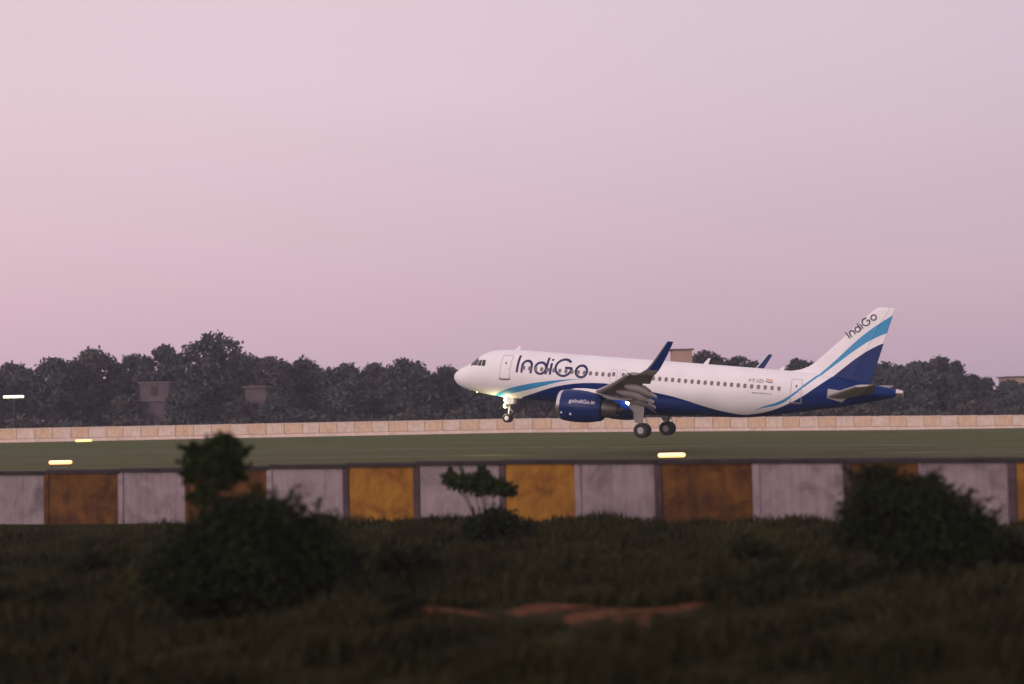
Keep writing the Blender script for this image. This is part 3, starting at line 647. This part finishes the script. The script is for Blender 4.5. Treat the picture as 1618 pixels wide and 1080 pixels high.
MB().loft([[fus(x, 2 * math.pi * k / NR) for k in range(NR)] for x in st]).build('fuselage', LIV, air, smooth=True, ang=60)
# belly fairing under the wing roots
bf = []
for x, hw, zb_ in [(11.4, 1.55, -1.98), (12.2, 1.85, -2.12), (13.4, 2.05, -2.30), (15, 2.16, -2.40), (18, 2.18, -2.42), (19.6, 2.08, -2.36), (21, 1.85, -2.22), (22.2, 1.5, -2.05), (23, 1.2, -1.97)]:
    ring = []
    for k in range(40):
        a = 2 * math.pi * k / 40; c, s = math.cos(a), math.sin(a); e = 0.75
        ring.append((x, hw * math.copysign(abs(s) ** e, s), -1.25 + (abs(-1.25 - zb_)) * math.copysign(abs(c) ** e, c) * (1.0 if c < 0 else 0.55)))
    bf.append(ring)
MB().loft(bf).build('belly_fairing', LIV, air, smooth=True, ang=60)
# tail cone exhaust
MB().lathe([(0, .30), (.30, .25), (.52, .20), (.50, .16), (.2, .16)], (37.05, 0, .97), 'x', 20, True, True).build('exhaust_pipe', SILVER, air, smooth=True)

def patch(poly, name, mat, parent, off=0.014, n=6, f=side):
    """four-sided patch on the skin from corner points (bilinear), subdivided so that it follows the curve"""
    p00, p10, p11, p01 = [np.array(q, float) for q in poly]; v = []; F = []
    for j in range(n + 1):
        for i in range(n + 1):
            a, b = i / n, j / n; q = (1 - b) * ((1 - a) * p00 + a * p10) + b * ((1 - a) * p01 + a * p11); v.append(f(q[0], q[1], off))
    for j in range(n):
        for i in range(n):
            k = j * (n + 1) + i; F.append((k, k + 1, k + n + 2, k + n + 1))
    return MB().add(v, F).build(name, mat, parent, smooth=True, ang=180)
def ribbon(mb, pts, w, mapf, closed=False, off=0.012, res=0.06):
    """stroke of width w along 2-D points, mapped to a surface by mapf(u, v, off)"""
    P = [np.array(p, float) for p in pts]
    if closed: P.append(P[0])
    D = [P[0]]
    for a, b in zip(P[:-1], P[1:]):
        k = max(1, int(np.linalg.norm(b - a) / res)); D += [a + (b - a) * (i + 1) / k for i in range(k)]
    n = len(D); v = []; f = []
    for i, p in enumerate(D):
        if closed: t = D[(i + 1) % (n - 1)] - D[i - 1 if i > 0 else n - 2]
        else: t = D[min(i + 1, n - 1)] - D[max(i - 1, 0)]
        t = t / (np.linalg.norm(t) + 1e-9); q = np.array([-t[1], t[0]]) * w / 2
        v += [mapf(*(p + q), off), mapf(*p, off), mapf(*(p - q), off)]
    for i in range(n - 1):
        k = 3 * i; f += [(k, k + 1, k + 4, k + 3), (k + 1, k + 2, k + 5, k + 4)]
    mb.add(v, f); return mb
def arc(cx, cy, rx, ry, a0, a1, n=28): return [(cx + rx * math.cos(rad(a0 + (a1 - a0) * i / n)), cy + ry * math.sin(rad(a0 + (a1 - a0) * i / n))) for i in range(n + 1)]
SW = 0.20
LET = [   # the word, letter by letter; metres on the fuselage: u along x, v = height
    [([(6.45, 0.17), (6.45, 1.60)], 0)],
    [([(6.87, 0.18), (6.87, 0.80)] + arc(7.28, 0.80, 0.41, 0.40, 180, 0)[1:] + [(7.69, 0.18)], 0)],
    [(arc(8.50, 0.68, 0.48, 0.47, 0, 360, 36)[:-1], 1), ([(9.02, 0.20), (9.02, 1.60)], 0)],
    [([(9.40, 0.20), (9.40, 1.16)], 0), ([(9.40, 1.36), (9.40, 1.52)], 0)],
    [(arc(10.50, 0.87, 0.70, 0.68, 42, 360, 44) + [(10.62, 0.87)], 0)],
    [(arc(12.08, 0.68, 0.48, 0.48, 0, 360, 36)[:-1], 1)],
]
lt = empty('lettering', parent=air); 
for strokes in LET:
    mb = MB()
    for s, cl in strokes: ribbon(mb, s, SW, side, bool(cl))
    mb.build('letter', LOGO, lt)
# cockpit windows (port side panes and the two front panes), with frames
for poly in ([(2.62, .47), (3.03, .47), (3.03, .98), (2.85, .96)], [(3.10, .47), (3.46, .49), (3.42, .98), (3.10, .99)]):
    patch(poly, 'cockpit_window', GLASS, air, 0.016)
ff = lambda x, th, off: fus(x, th, off)
for s in (1, -1):
    patch([(1.60, 0.06 * s), (1.95, 0.98 * s), (2.62, 0.86 * s), (2.22, 0.06 * s)], 'cockpit_window', GLASS, air, 0.016, f=ff)
patch([(2.08, .45), (2.55, .47), (2.78, .96), (2.50, .86)], 'cockpit_window', GLASS, air, 0.016)
# cabin windows
def rrect(cx, cz, w, h, r, n=4):
    P = []
    for ax, az, a0 in ((1, 1, 0), (-1, 1, 90), (-1, -1, 180), (1, -1, 270)):
        for k in range(n + 1):
            a = rad(a0 + 90 * k / n); P.append((cx + ax * (w / 2 - r) + r * math.cos(a), cz + az * (h / 2 - r) + r * math.sin(a)))
    return P
def window(x, z, w=0.26, h=0.35):
    pts = rrect(x, z, w, h, 0.10); v = [side(x, z, 0.016)] + [side(a, b, 0.016) for a, b in pts]
    wn_ = MB().add(v, [(0, 1 + i, 1 + (i + 1) % len(pts)) for i in range(len(pts))]).build('cabin_window', PANE, air, smooth=True, ang=180)
WX = [x for x in np.arange(7.02, 28.5, 0.5335) if not (14.55 < x < 15.99)]
for x in WX: window(x, 0.585)
# doors: outline seam, handle, little pane
def door(x0, x1, z0, z1, name, pane=True, sill=True):
    w = 0.045 if x1 - x0 > 0.7 else 0.03; mb = MB()
    d = patch([(x0 + w, z0 + w), (x1 - w, z0 + w), (x1 - w, z1 - w), (x0 + w, z1 - w)], name, LIV, air, 0.010, 10)
    ribbon(mb, rrect((x0 + x1) / 2, (z0 + z1) / 2, x1 - x0, z1 - z0, 0.10), w, side, True, 0.012); mb.build('door_seam', SEAM, d)
    if pane: patch([((x0 + x1) / 2 - 0.07, z0 + 1.18), ((x0 + x1) / 2 + 0.07, z0 + 1.18), ((x0 + x1) / 2 + 0.07, z0 + 1.38), ((x0 + x1) / 2 - 0.07, z0 + 1.38)], 'door_window', PANE, d, 0.016, 2)
    if sill:
        mb = MB(); ribbon(mb, [(x0 - 0.05, z0 - 0.02), (x0 + 0.1, z0 - 0.10), (x1 - 0.1, z0 - 0.06), (x1 + 0.06, z0 + 0.02)], 0.10, side, False, 0.02); mb.build('door_sill', plain('sill_brown', (0.12, 0.07, 0.07), 0.6), d)
        patch([(x1 - 0.28, z0 + 0.8), (x1 - 0.12, z0 + 0.8), (x1 - 0.12, z0 + 0.86), (x1 - 0.28, z0 + 0.86)], 'door_handle', SEAM, d, 0.02, 2)
door(4.93, 5.83, -0.42, 1.52, 'passenger_door'); door(29.27, 30.08, -0.40, 1.42, 'passenger_door')
for xc in (14.87, 15.68):
    door(xc - 0.27, xc + 0.27, 0.02, 1.06, 'overwing_exit', False, False); window(xc, 0.66)
# registration, flag, small script below the windows
def text_on(txt, size, mapf, name, mat, parent, width=None, bold=0.0, space=1.0, off=0.014):
    cu = bpy.data.curves.new(name, 'FONT'); cu.body = txt; cu.size = 1.0; cu.resolution_u = 3; cu.space_character = space; cu.offset = bold
    o = bpy.data.objects.new('tmp', cu); COL.objects.link(o)
    me = bpy.data.meshes.new_from_object(o.evaluated_get(bpy.context.evaluated_depsgraph_get())); bpy.data.objects.remove(o); bpy.data.curves.remove(cu)
    n = len(me.vertices); co = np.zeros(n * 3); me.vertices.foreach_get('co', co); co = co.reshape(-1, 3)
    co[:, 0] -= co[:, 0].min(); k = size; kx = width / co[:, 0].max() if width else k
    new = np.array([mapf(a * kx, b * k, off) for a, b, _ in co]); me.vertices.foreach_set('co', new.ravel()); me.update(); me.name = name
    me.materials.clear(); me.materials.append(mat); return link(name, me, parent)
text_on('VT-IZI', 0.36, lambda u, v, o: side(25.88 + u, 0.94 + v, o), 'registration', LOGO, air, 1.2)
fl = empty('flag', parent=air)
for k, c in enumerate(((0.70, 0.22, 0.06), (0.75, 0.75, 0.75), (0.02, 0.16, 0.07))):
    mb = MB(); zz = 1.20 - 0.085 * k
    ribbon(mb, [(27.26 + i * 0.055, zz + 0.025 * math.sin(i * 0.6 + 0.6)) for i in range(11)], 0.083, side, False, 0.014); mb.build('flag_stripe', plain('flag_colour', c, 0.5), fl)
text_on('goIndiGo.in', 0.15, lambda u, v, o: side(26.30 + u, 0.07 + v, o), 'slogan', LOGO, air, 1.55, 0.01)
# roof and belly aerials
def aerial(x, z, h, c, sweep, name='antenna', down=False, mat=WHITE):
    s = -1 if down else 1; rings = []
    for t in (0, 0.5, 1):
        ch = c * (1 - 0.55 * t); x0 = x + sweep * t; zz = z + s * h * t
        rings.append([(x0, 0, zz), (x0 + ch * 0.4, 0.03, zz), (x0 + ch, 0, zz), (x0 + ch * 0.4, -0.03, zz)])
    MB().loft(rings).build(name, mat, air)
aerial(5.35, 1.98, 0.42, 0.45, 0.35); aerial(21.75, 2.05, 0.50, 0.42, 0.40); aerial(27.9, 2.03, 0.32, 0.40, 0.30); aerial(9.3, -2.04, 0.3, 0.4, 0.25, down=True, mat=NAVY)

# lifting surfaces
def foil(t0, t1, n, tc, camber=0.015):
    def th(x): return 5 * tc * (0.2969 * math.sqrt(x) - 0.126 * x - 0.3516 * x * x + 0.2843 * x ** 3 - 0.1036 * x ** 4)
    xs_ = [t0 + (t1 - t0) * (1 - math.cos(math.pi * i / n)) / 2 for i in range(n + 1)] if t0 == 0 else [t0 + (t1 - t0) * i / n for i in range(n + 1)]
    cm = lambda x: camber * 4 * x * (1 - x)
    up_ = [(x, cm(x) + th(x) + 0.0006) for x in xs_]; lo_ = [(x, cm(x) - th(x) - 0.0006) for x in xs_]
    return up_ + (lo_[::-1][:-1] if t0 == 0 else lo_[::-1])
def surf(secs, t0=0.0, t1=1.0, tc=0.11, n=12, camber=0.015):
    """secs: (LE point, chord, chord direction, thickness direction)"""
    rings = []
    for le, c, cd, nd in secs:
        le, cd, nd = (np.array(q, float) for q in (le, cd, nd))
        rings.append([le + c * (x * cd + y * nd) for x, y in foil(t0, t1, n, tc, camber)])
    return MB().loft(rings)
def wing_le(y):      # (x, z) of the leading edge and full chord at span station y
    x = 12.55 + (y - 1.9) * 0.553
    z = -1.12 + (y - 1.9) * 0.095 + 0.0042 * (y - 1.9) ** 2
    te = 18.75 + max(0, y - 1.9) * 0.04 if y <= 6.4 else 18.93 + (y - 6.4) * 0.335
    return x, z, te - x
for s in (-1, 1):
    P = lambda x, y, z: (x, s * y, z)
    def sec(y, t0=1.0):
        x, z, c = wing_le(y); return (P(x, y, z), c * t0, (1, 0, -0.035), (0.035, 0, 1))
    ysec = [0.8, 1.9, 4, 6.4, 8.5, 10.5, 12.6]
    mb = surf([sec(y, 0.80) for y in ysec], tc=0.145)
    mo = surf([sec(y) for y in (12.62, 14.2, 15.6)], tc=0.10); mb.add(mo.v, mo.f)
    wing = mb.build('wing', WGREY, air, smooth=True, ang=50)
    # blended winglet: the section turns from level to upright
    shs = []
    for y, x, z, c, a in [(15.602, None, None, None, 0), (16.2, 20.80, 0.88, 1.36, 14), (16.7, 21.36, 1.06, 1.12, 38), (17.02, 21.88, 1.36, 0.92, 60), (17.22, 22.28, 1.80, 0.80, 75), (17.42, 22.74, 2.45, 0.68, 80), (17.62, 23.22, 3.15, 0.53, 80), (17.70, 23.42, 3.42, 0.44, 80)]:
        if x is None: x, z, c = wing_le(15.602)
        shs.append((P(x, y, z), c, (1, 0, -0.01), (0, -s * math.sin(rad(a)), math.cos(rad(a)))))
    surf(shs[:4], tc=0.10).build('winglet_root', WGREY, wing, smooth=True, ang=50)
    k_ = [(tuple(np.array(q[0]) + np.array([0, 0, 0.002])), q[1], q[2], q[3]) for q in shs[3:]]
    surf(k_, 0.20, 1.0, tc=0.10).build('winglet', NAVY, wing, smooth=True, ang=50)
    surf(k_, 0.0, 0.198, tc=0.102, n=5).build('winglet_edge', SILVER, wing, smooth=True, ang=50)
    # slats drooped along the leading edge
    for y0, y1 in ((2.2, 5.2), (6.4, 9.1), (9.15, 12.3), (12.35, 15.4)):
        q = []
        for y in np.linspace(y0, y1, 4):
            x, z, c = wing_le(y); q.append((P(x - 0.035 * c, y, z - 0.022 * c), c * 0.80, (1, 0, 0.0), (0.0, 0, 1)))
        surf(q, 0.0, 0.14, tc=0.135, n=7).build('slat', SLATM, wing, smooth=True, ang=50)
    # flaps run out and down
    for y0, y1 in ((2.25, 6.1), (6.5, 12.5)):
        q = []
        for y in np.linspace(y0, y1, 5):
            x, z, c = wing_le(y); a = rad(30)
            q.append((P(x + 0.80 * c, y, z - 0.055 * c - 0.04), min(1.5, 0.30 * c), (math.cos(a), 0, -math.sin(a)), (math.sin(a), 0, math.cos(a))))
        surf(q, tc=0.13).build('flap', FGREY, wing, smooth=True, ang=50)
    # canoe fairings over the flap tracks
    for y, L in ((5.2, 3.1), (8.9, 3.0), (11.9, 2.5)):
        x, z, c = wing_le(y); xe = x + 1.02 * c + 0.55; rings = []
        for t in np.linspace(0, 1, 12):
            r = 0.31 * (1 - abs(2 * t - 0.9) ** 2.8)
            r = max(r, 0.05 if t < 0.5 else 0.11); xx = xe - L + L * t; zz = z - 0.30 - max(0, t - 0.35) ** 1.25 * 1.0
            rings.append([P(xx, y + 0.75 * r * math.cos(2 * math.pi * k / 12), zz + 1.15 * r * math.sin(2 * math.pi * k / 12)) for k in range(12)])
        MB().loft(rings).build('flap_track_fairing', FGREY, wing, smooth=True, ang=50)
    # landing light in the wing root
    x, z, c = wing_le(2.75)
    hs = MB().lathe([(0.0, 0.36), (0.12, 0.36), (0.30, 0.22)], P(16.75, 2.85, -1.38), 'x', 16, True, True).build('landing_light', GEARM, wing, smooth=True)
    MB().lathe([(-0.40, 0.01), (-0.36, 0.15), (-0.22, 0.28), (-0.003, 0.358)], P(16.75, 2.85, -1.38), 'x', 16, True, True).build('lens', glow('landing_lens', (0.80, 0.90, 1.0), 30.0), wing, smooth=True)
    # engine
    C = P(11.80, 5.75, -2.02)
    outer = [(0.34, 1.20), (0.5, 1.235), (1.0, 1.28), (1.6, 1.295), (2.3, 1.26), (2.9, 1.17), (3.4, 1.06), (3.62, 1.00), (3.60, 0.97), (2.6, 0.98)]
    eng = MB().lathe(outer, C, 'x', 48).build('engine', NAVY, air, smooth=True, ang=50)
    MB().lathe([(0.336, 1.198), (0.20, 1.168), (0.09, 1.13), (0.02, 1.08), (0.0, 1.03), (0.03, 0.98), (0.12, 0.945), (0.3, 0.93)], C, 'x', 48).build('intake_lip', SILVER, eng, smooth=True, ang=60)
    MB().lathe([(0.3, 0.928), (0.9, 0.94), (1.25, 0.95)], C, 'x', 48).build('intake_duct', GEARM, eng, smooth=True)
    fan = MB()
    for k in range(20):
        a = 2 * math.pi * k / 20
        def bp_(r, ang, dx): return (C[0] + 1.1 + dx, C[1] + r * math.cos(ang), C[2] + r * math.sin(ang))
        fan.add([bp_(0.25, a, 0), bp_(0.94, a - 0.05, 0.0), bp_(0.94, a + 0.24, 0.14), bp_(0.25, a + 0.30, 0.16)], [(0, 1, 2, 3)])
    fan.build('fan', STEEL, eng)
    MB().lathe([(0.70, 0.005), (0.8, 0.10), (1.0, 0.21), (1.25, 0.27)], C, 'x', 20, True, True).build('spinner', STEEL, eng, smooth=True)
    MB().lathe([(2.6, 0.80), (3.3, 0.78), (4.0, 0.68), (4.6, 0.55), (4.85, 0.48), (4.83, 0.44), (4.2, 0.46)], C, 'x', 32).build('core_nozzle', STEEL, eng, smooth=True, ang=50)
    MB().lathe([(4.2, 0.33), (4.8, 0.28), (5.2, 0.14), (5.35, 0.02)], C, 'x', 20, True, True).build('exhaust_plug', STEEL, eng, smooth=True)
    pyl = []
    for x, zt, zb_, w in [(12.5, -0.80, -0.95, 0.05), (13.0, -0.64, -1.0, 0.16), (13.8, -0.58, -1.0, 0.22), (14.8, -0.60, -1.05, 0.24), (15.9, -0.95, -1.22, 0.22), (16.9, -1.05, -1.28, 0.16), (17.8, -1.02, -1.18, 0.05)]:
        pyl.append([P(x, 5.75 - w, zb_), P(x, 5.75 + w, zb_), P(x, 5.75 + w, zt - 0.1), P(x, 5.75 + w * 0.5, zt), P(x, 5.75 - w * 0.5, zt), P(x, 5.75 - w, zt - 0.1)])
    MB().loft(pyl[:4]).build('pylon_fairing', WHITE, eng, smooth=True, ang=50)
    MB().loft([[(a_ + (0.002 if i == 0 else 0), b_, c_) for a_, b_, c_ in r_] for i, r_ in enumerate(pyl[3:])]).build('pylon', WGREY, eng, smooth=True, ang=50)
    if s == -1:
        def onnac(u, v, off):
            xr = 1.15 + u; r = np.interp(xr, [q[0] for q in outer[:8]], [q[1] for q in outer[:8]]) + off
            zz = 0.28 + v; return (C[0] + xr, C[1] - math.sqrt(max(0.01, r * r - zz * zz)), C[2] + zz)
        text_on('goIndiGo.in', 0.42, onnac, 'engine_lettering', WLOGO, eng, 2.05, 0.006, off=0.012)
        for (uu, vv, r) in ((-0.62, -0.86, 0.09), (0.15, -0.93, 0.10)):
            mb = MB(); v = [onnac(uu, vv, 0.012)] + [onnac(uu + r * math.cos(2 * math.pi * k / 14), vv + r * math.sin(2 * math.pi * k / 14), 0.012) for k in range(14)]
            mb.add(v, [(0, 1 + k, 1 + (k + 1) % 14) for k in range(14)]).build('placard', WLOGO, eng)
    # horizontal stabiliser, trimmed leading edge down
    q = []
    a = rad(9)
    for y, x, c in ((0.35, 31.55, 3.95), (1.2, 32.0, 3.6), (3.5, 33.25, 2.65), (6.1, 34.65, 1.55), (6.22, 34.82, 1.30)):
        zz = 0.14 + (y - 0.35) * 0.105 + (x - 31.55) * math.tan(a)
        q.append((P(x, y, zz), c, (math.cos(a), 0, math.sin(a)), (-math.sin(a), 0, math.cos(a))))
    stb = surf(q, 0, 0.70, tc=0.13, camber=0).build('horizontal_stabiliser', STABM, air, smooth=True, ang=50)
    surf(q[1:], 0.71, 1.0, tc=0.13, camber=0).build('elevator', WGREY, stb, smooth=True, ang=50)
    if s == -1: patch([(32.02, 0.18), (33.1, -0.08), (34.0, 0.72), (32.05, 0.88)], 'stabiliser_plate', STABM, air, 0.02)
    # main gear
    g = MB().tube([P(17.75, 3.8, -1.15), P(18.0, 3.8, -2.5)], [0.17, 0.15], 14); g.tube([P(18.0, 3.8, -2.45), P(18.2, 3.8, -3.57)], [0.10, 0.10], 12)
    g.tube([P(18.2, 3.25, -3.57), P(18.2, 4.35, -3.57)], 0.09, 10); g.tube([P(17.8, 2.3, -1.5), P(18.05, 3.75, -2.55)], 0.07, 8)
    mg = g.build('main_gear', GEARM, air, smooth=True, ang=50)
    MB().tube([P(18.32, 3.8, -2.55), P(18.62, 3.8, -2.98), P(18.34, 3.8, -3.42)], [0.05, 0.045, 0.05], 8).build('torque_link', GEARM, mg, smooth=True)
    dv = [(17.02, -1.35), (16.98, -1.75), (17.38, -2.15), (17.55, -2.85), (17.70, -3.02), (18.22, -3.02), (18.30, -2.3), (18.28, -1.35)]
    n = len(dv); vv = [P(a_, 4.10, b_) for a_, b_ in dv] + [P(a_, 4.16, b_) for a_, b_ in dv]
    MB().add(vv, [tuple(range(n)), tuple(range(2 * n - 1, n - 1, -1))] + [(i, n + i, n + (i + 1) % n, (i + 1) % n) for i in range(n)]).build('gear_door', WGREY, mg)
    for y in (3.34, 4.26):
        R_, w = 0.585, 0.20; cx = P(18.2, y, -3.57)
        MB().lathe([(-w * 0.8, 0.30), (-w, 0.42), (-w * 0.85, 0.53), (-w * 0.5, R_), (w * 0.5, R_), (w * 0.85, 0.53), (w, 0.42), (w * 0.8, 0.30)], cx, 'y', 36, True, True).build('tyre', RUBBER, mg, smooth=True, ang=50)
        o = 1 if y > 3.8 else -1; o *= s; w2 = w * 0.83
        MB().lathe([(o * w2, 0.265), (o * (w2 + 0.01), 0.22), (o * (w2 - 0.06), 0.19), (o * (w2 - 0.06), 0.12), (o * (w2 + 0.02), 0.10), (o * (w2 + 0.03), 0.02)], cx, 'y', 24, True, True).build('wheel_hub', HUBM, mg, smooth=True, ang=40)

# vertical fin with its dorsal fillet, and rudder
FLE = pchip([0.9, 1.6, 1.96, 2.2, 2.71, 3.4, 5.32, 7.3, 7.5], [27.2, 27.6, 28.5, 29.6, 30.55, 31.25, 33.1, 35.02, 35.35]); FTE = lambda z: 34.92 + (z - 0.9) * 0.24
q0, q1 = [], []
for z in (0.9, 1.5, 1.8, 2.0, 2.2, 2.5, 2.9, 3.4, 4.4, 5.4, 6.4, 7.2, 7.38, 7.48):
    le, te = FLE(z), FTE(z); c = te - le; hr = te - 0.30 * min(c, 4.6)
    w = np.interp(z, [0.9, 2.0, 3.4, 7.5], [0.22, 0.22, 0.20, 0.11]) * (0.35 if z > 7.45 else 1)
    ring = []
    for t in np.concatenate([np.linspace(0, 1, 16)]):
        xx = le + (hr - le) * t ** 1.4; h_ = w * min(1, math.sqrt(max(t, 0)) * 1.5) * (1 - 0.10 * max(0, t - 0.5)); ring.append((xx, h_, z))
    ring = ring + [(a_, -b_, c_) for a_, b_, c_ in ring[::-1][:-1]]
    q0.append(ring); wr_ = w * 0.9 * 0.97
    if z >= 1.5: q1.append([(hr + 0.02, wr_, z), (te, 0.72 * wr_, z), (te, -0.72 * wr_, z), (hr + 0.02, -wr_, z)])
fin = MB().loft(q0).build('tail_fin', LIV, air, smooth=True, ang=60)
MB().loft(q1).build('rudder', LIV, fin, smooth=True, ang=30)
def onfin(u, v, off):
    z = v; return (u, -(np.interp(z, [0.9, 2.0, 3.4, 7.5], [0.22, 0.22, 0.20, 0.11]) + off), z)
tl = empty('tail_lettering', parent=fin); ca, sa = math.cos(rad(41)), math.sin(rad(41)); ks = 0.425
def tailmap(u, v, off):
    a_, b_ = (u - 6.37) * ks, (v - 0.17) * ks; return onfin(33.26 + a_ * ca - b_ * sa, 4.90 + a_ * sa + b_ * ca, off + 0.012)
for strokes in LET:
    mb = MB()
    for s_, cl in strokes: ribbon(mb, s_, SW * 1.15, tailmap, bool(cl), res=0.12)
    o = mb.build('letter', LOGO, fin)
bpy.data.objects.remove(tl)

# nose gear with its lit lamps
g = MB().tube([(5.42, 0, -1.8), (5.30, 0, -2.9)], [0.11, 0.10], 12); g.tube([(5.30, 0, -2.85), (5.22, 0, -3.80)], 0.065, 10); g.tube([(5.22, -0.36, -3.80), (5.22, 0.36, -3.80)], 0.06, 8); g.tube([(4.55, 0, -1.9), (5.32, 0, -2.75)], 0.05, 8)
ng = g.build('nose_gear', GEARM, air, smooth=True, ang=50)
MB().tube([(5.34, 0, -2.92), (5.62, 0, -3.25), (5.30, 0, -3.6)], [0.035, 0.03, 0.035], 8).build('torque_link', GEARM, ng, smooth=True)
for s in (-1, 1):
    MB().bbox(5.15, 5.75, s * 0.36 - 0.015, s * 0.36 + 0.015, -2.55, -1.92, 0.006).build('gear_door', WHITE, ng)
    cx = (5.22, s * 0.25, -3.80); w = 0.11
    MB().lathe([(-w * 0.8, 0.19), (-w, 0.27), (-w * 0.8, 0.35), (-w * 0.4, 0.38), (w * 0.4, 0.38), (w * 0.8, 0.35), (w, 0.27), (w * 0.8, 0.19)], cx, 'y', 30, True, True).build('tyre', RUBBER, ng, smooth=True, ang=50)
    w2 = w * 0.84 * s
    MB().lathe([(w2, 0.185), (w2 + 0.008 * s, 0.15), (w2 - 0.02 * s, 0.12), (w2 + 0.01 * s, 0.07), (w2 + 0.02 * s, 0.01)], cx, 'y', 20, True, True).build('wheel_hub', WHITE, ng, smooth=True, ang=40)
NL = glow('taxi_lens', (1.0, 0.90, 0.42), 22.0)
for (x, y, z, r) in ((5.06, -0.24, -2.28, 0.20), (5.06, 0.24, -2.28, 0.20), (5.02, -0.22, -2.76, 0.20), (5.02, 0.22, -2.76, 0.20)):
    MB().lathe([(0.0, r), (0.08, r * 0.95), (0.16, r * 0.5)], (x, y, z), 'x', 16, True, True).build('lamp_housing', GEARM, ng, smooth=True)
    MB().lathe([(-0.20, 0.01), (-0.18, r * 0.45), (-0.10, r * 0.82), (-0.003, r)], (x, y, z), 'x', 16, True, True).build('lens', NL, ng, smooth=True)
MB().lathe([(-0.05, 0.02), (0.0, 0.06), (0.05, 0.02)], (2.31, -0.3, -1.82), 'z', 12, True, True).build('beacon', glow('beacon_lens', (1.0, 0.85, 0.45), 4.0), air, smooth=True)
def lamp(name, co, power, col, size=0.12):
    l = bpy.data.lights.new(name, 'POINT'); l.energy = power; l.color = col; l.shadow_soft_size = size
    o = bpy.data.objects.new(name, l); COL.objects.link(o); o.parent = air; o.location = co
lamp('taxi_lamp', (4.74, -0.42, -3.0), 190, (1.0, 0.88, 0.45))
lamp('landing_lamp', (16.25, -3.0, -1.75), 85, (0.75, 0.86, 1.0))

# ------------------------------------------------------------------ haze
hm = bpy.data.materials.new('haze_air'); hm.use_nodes = True; ht = hm.node_tree; ht.nodes.clear()
ho = ht.nodes.new('ShaderNodeOutputMaterial'); hv = ht.nodes.new('ShaderNodeVolumePrincipled')
hv.inputs['Color'].default_value = (0.78, 0.80, 0.98, 1); hv.inputs['Density'].default_value = 0.00036; hv.inputs['Anisotropy'].default_value = 0.0
ht.links.new(hv.outputs[0], ho.inputs['Volume'])
hz_ = MB().box(-960, 960, -80, 1720, -2.6, 24.0).build('haze', hm); tag(hz_, kind='stuff')
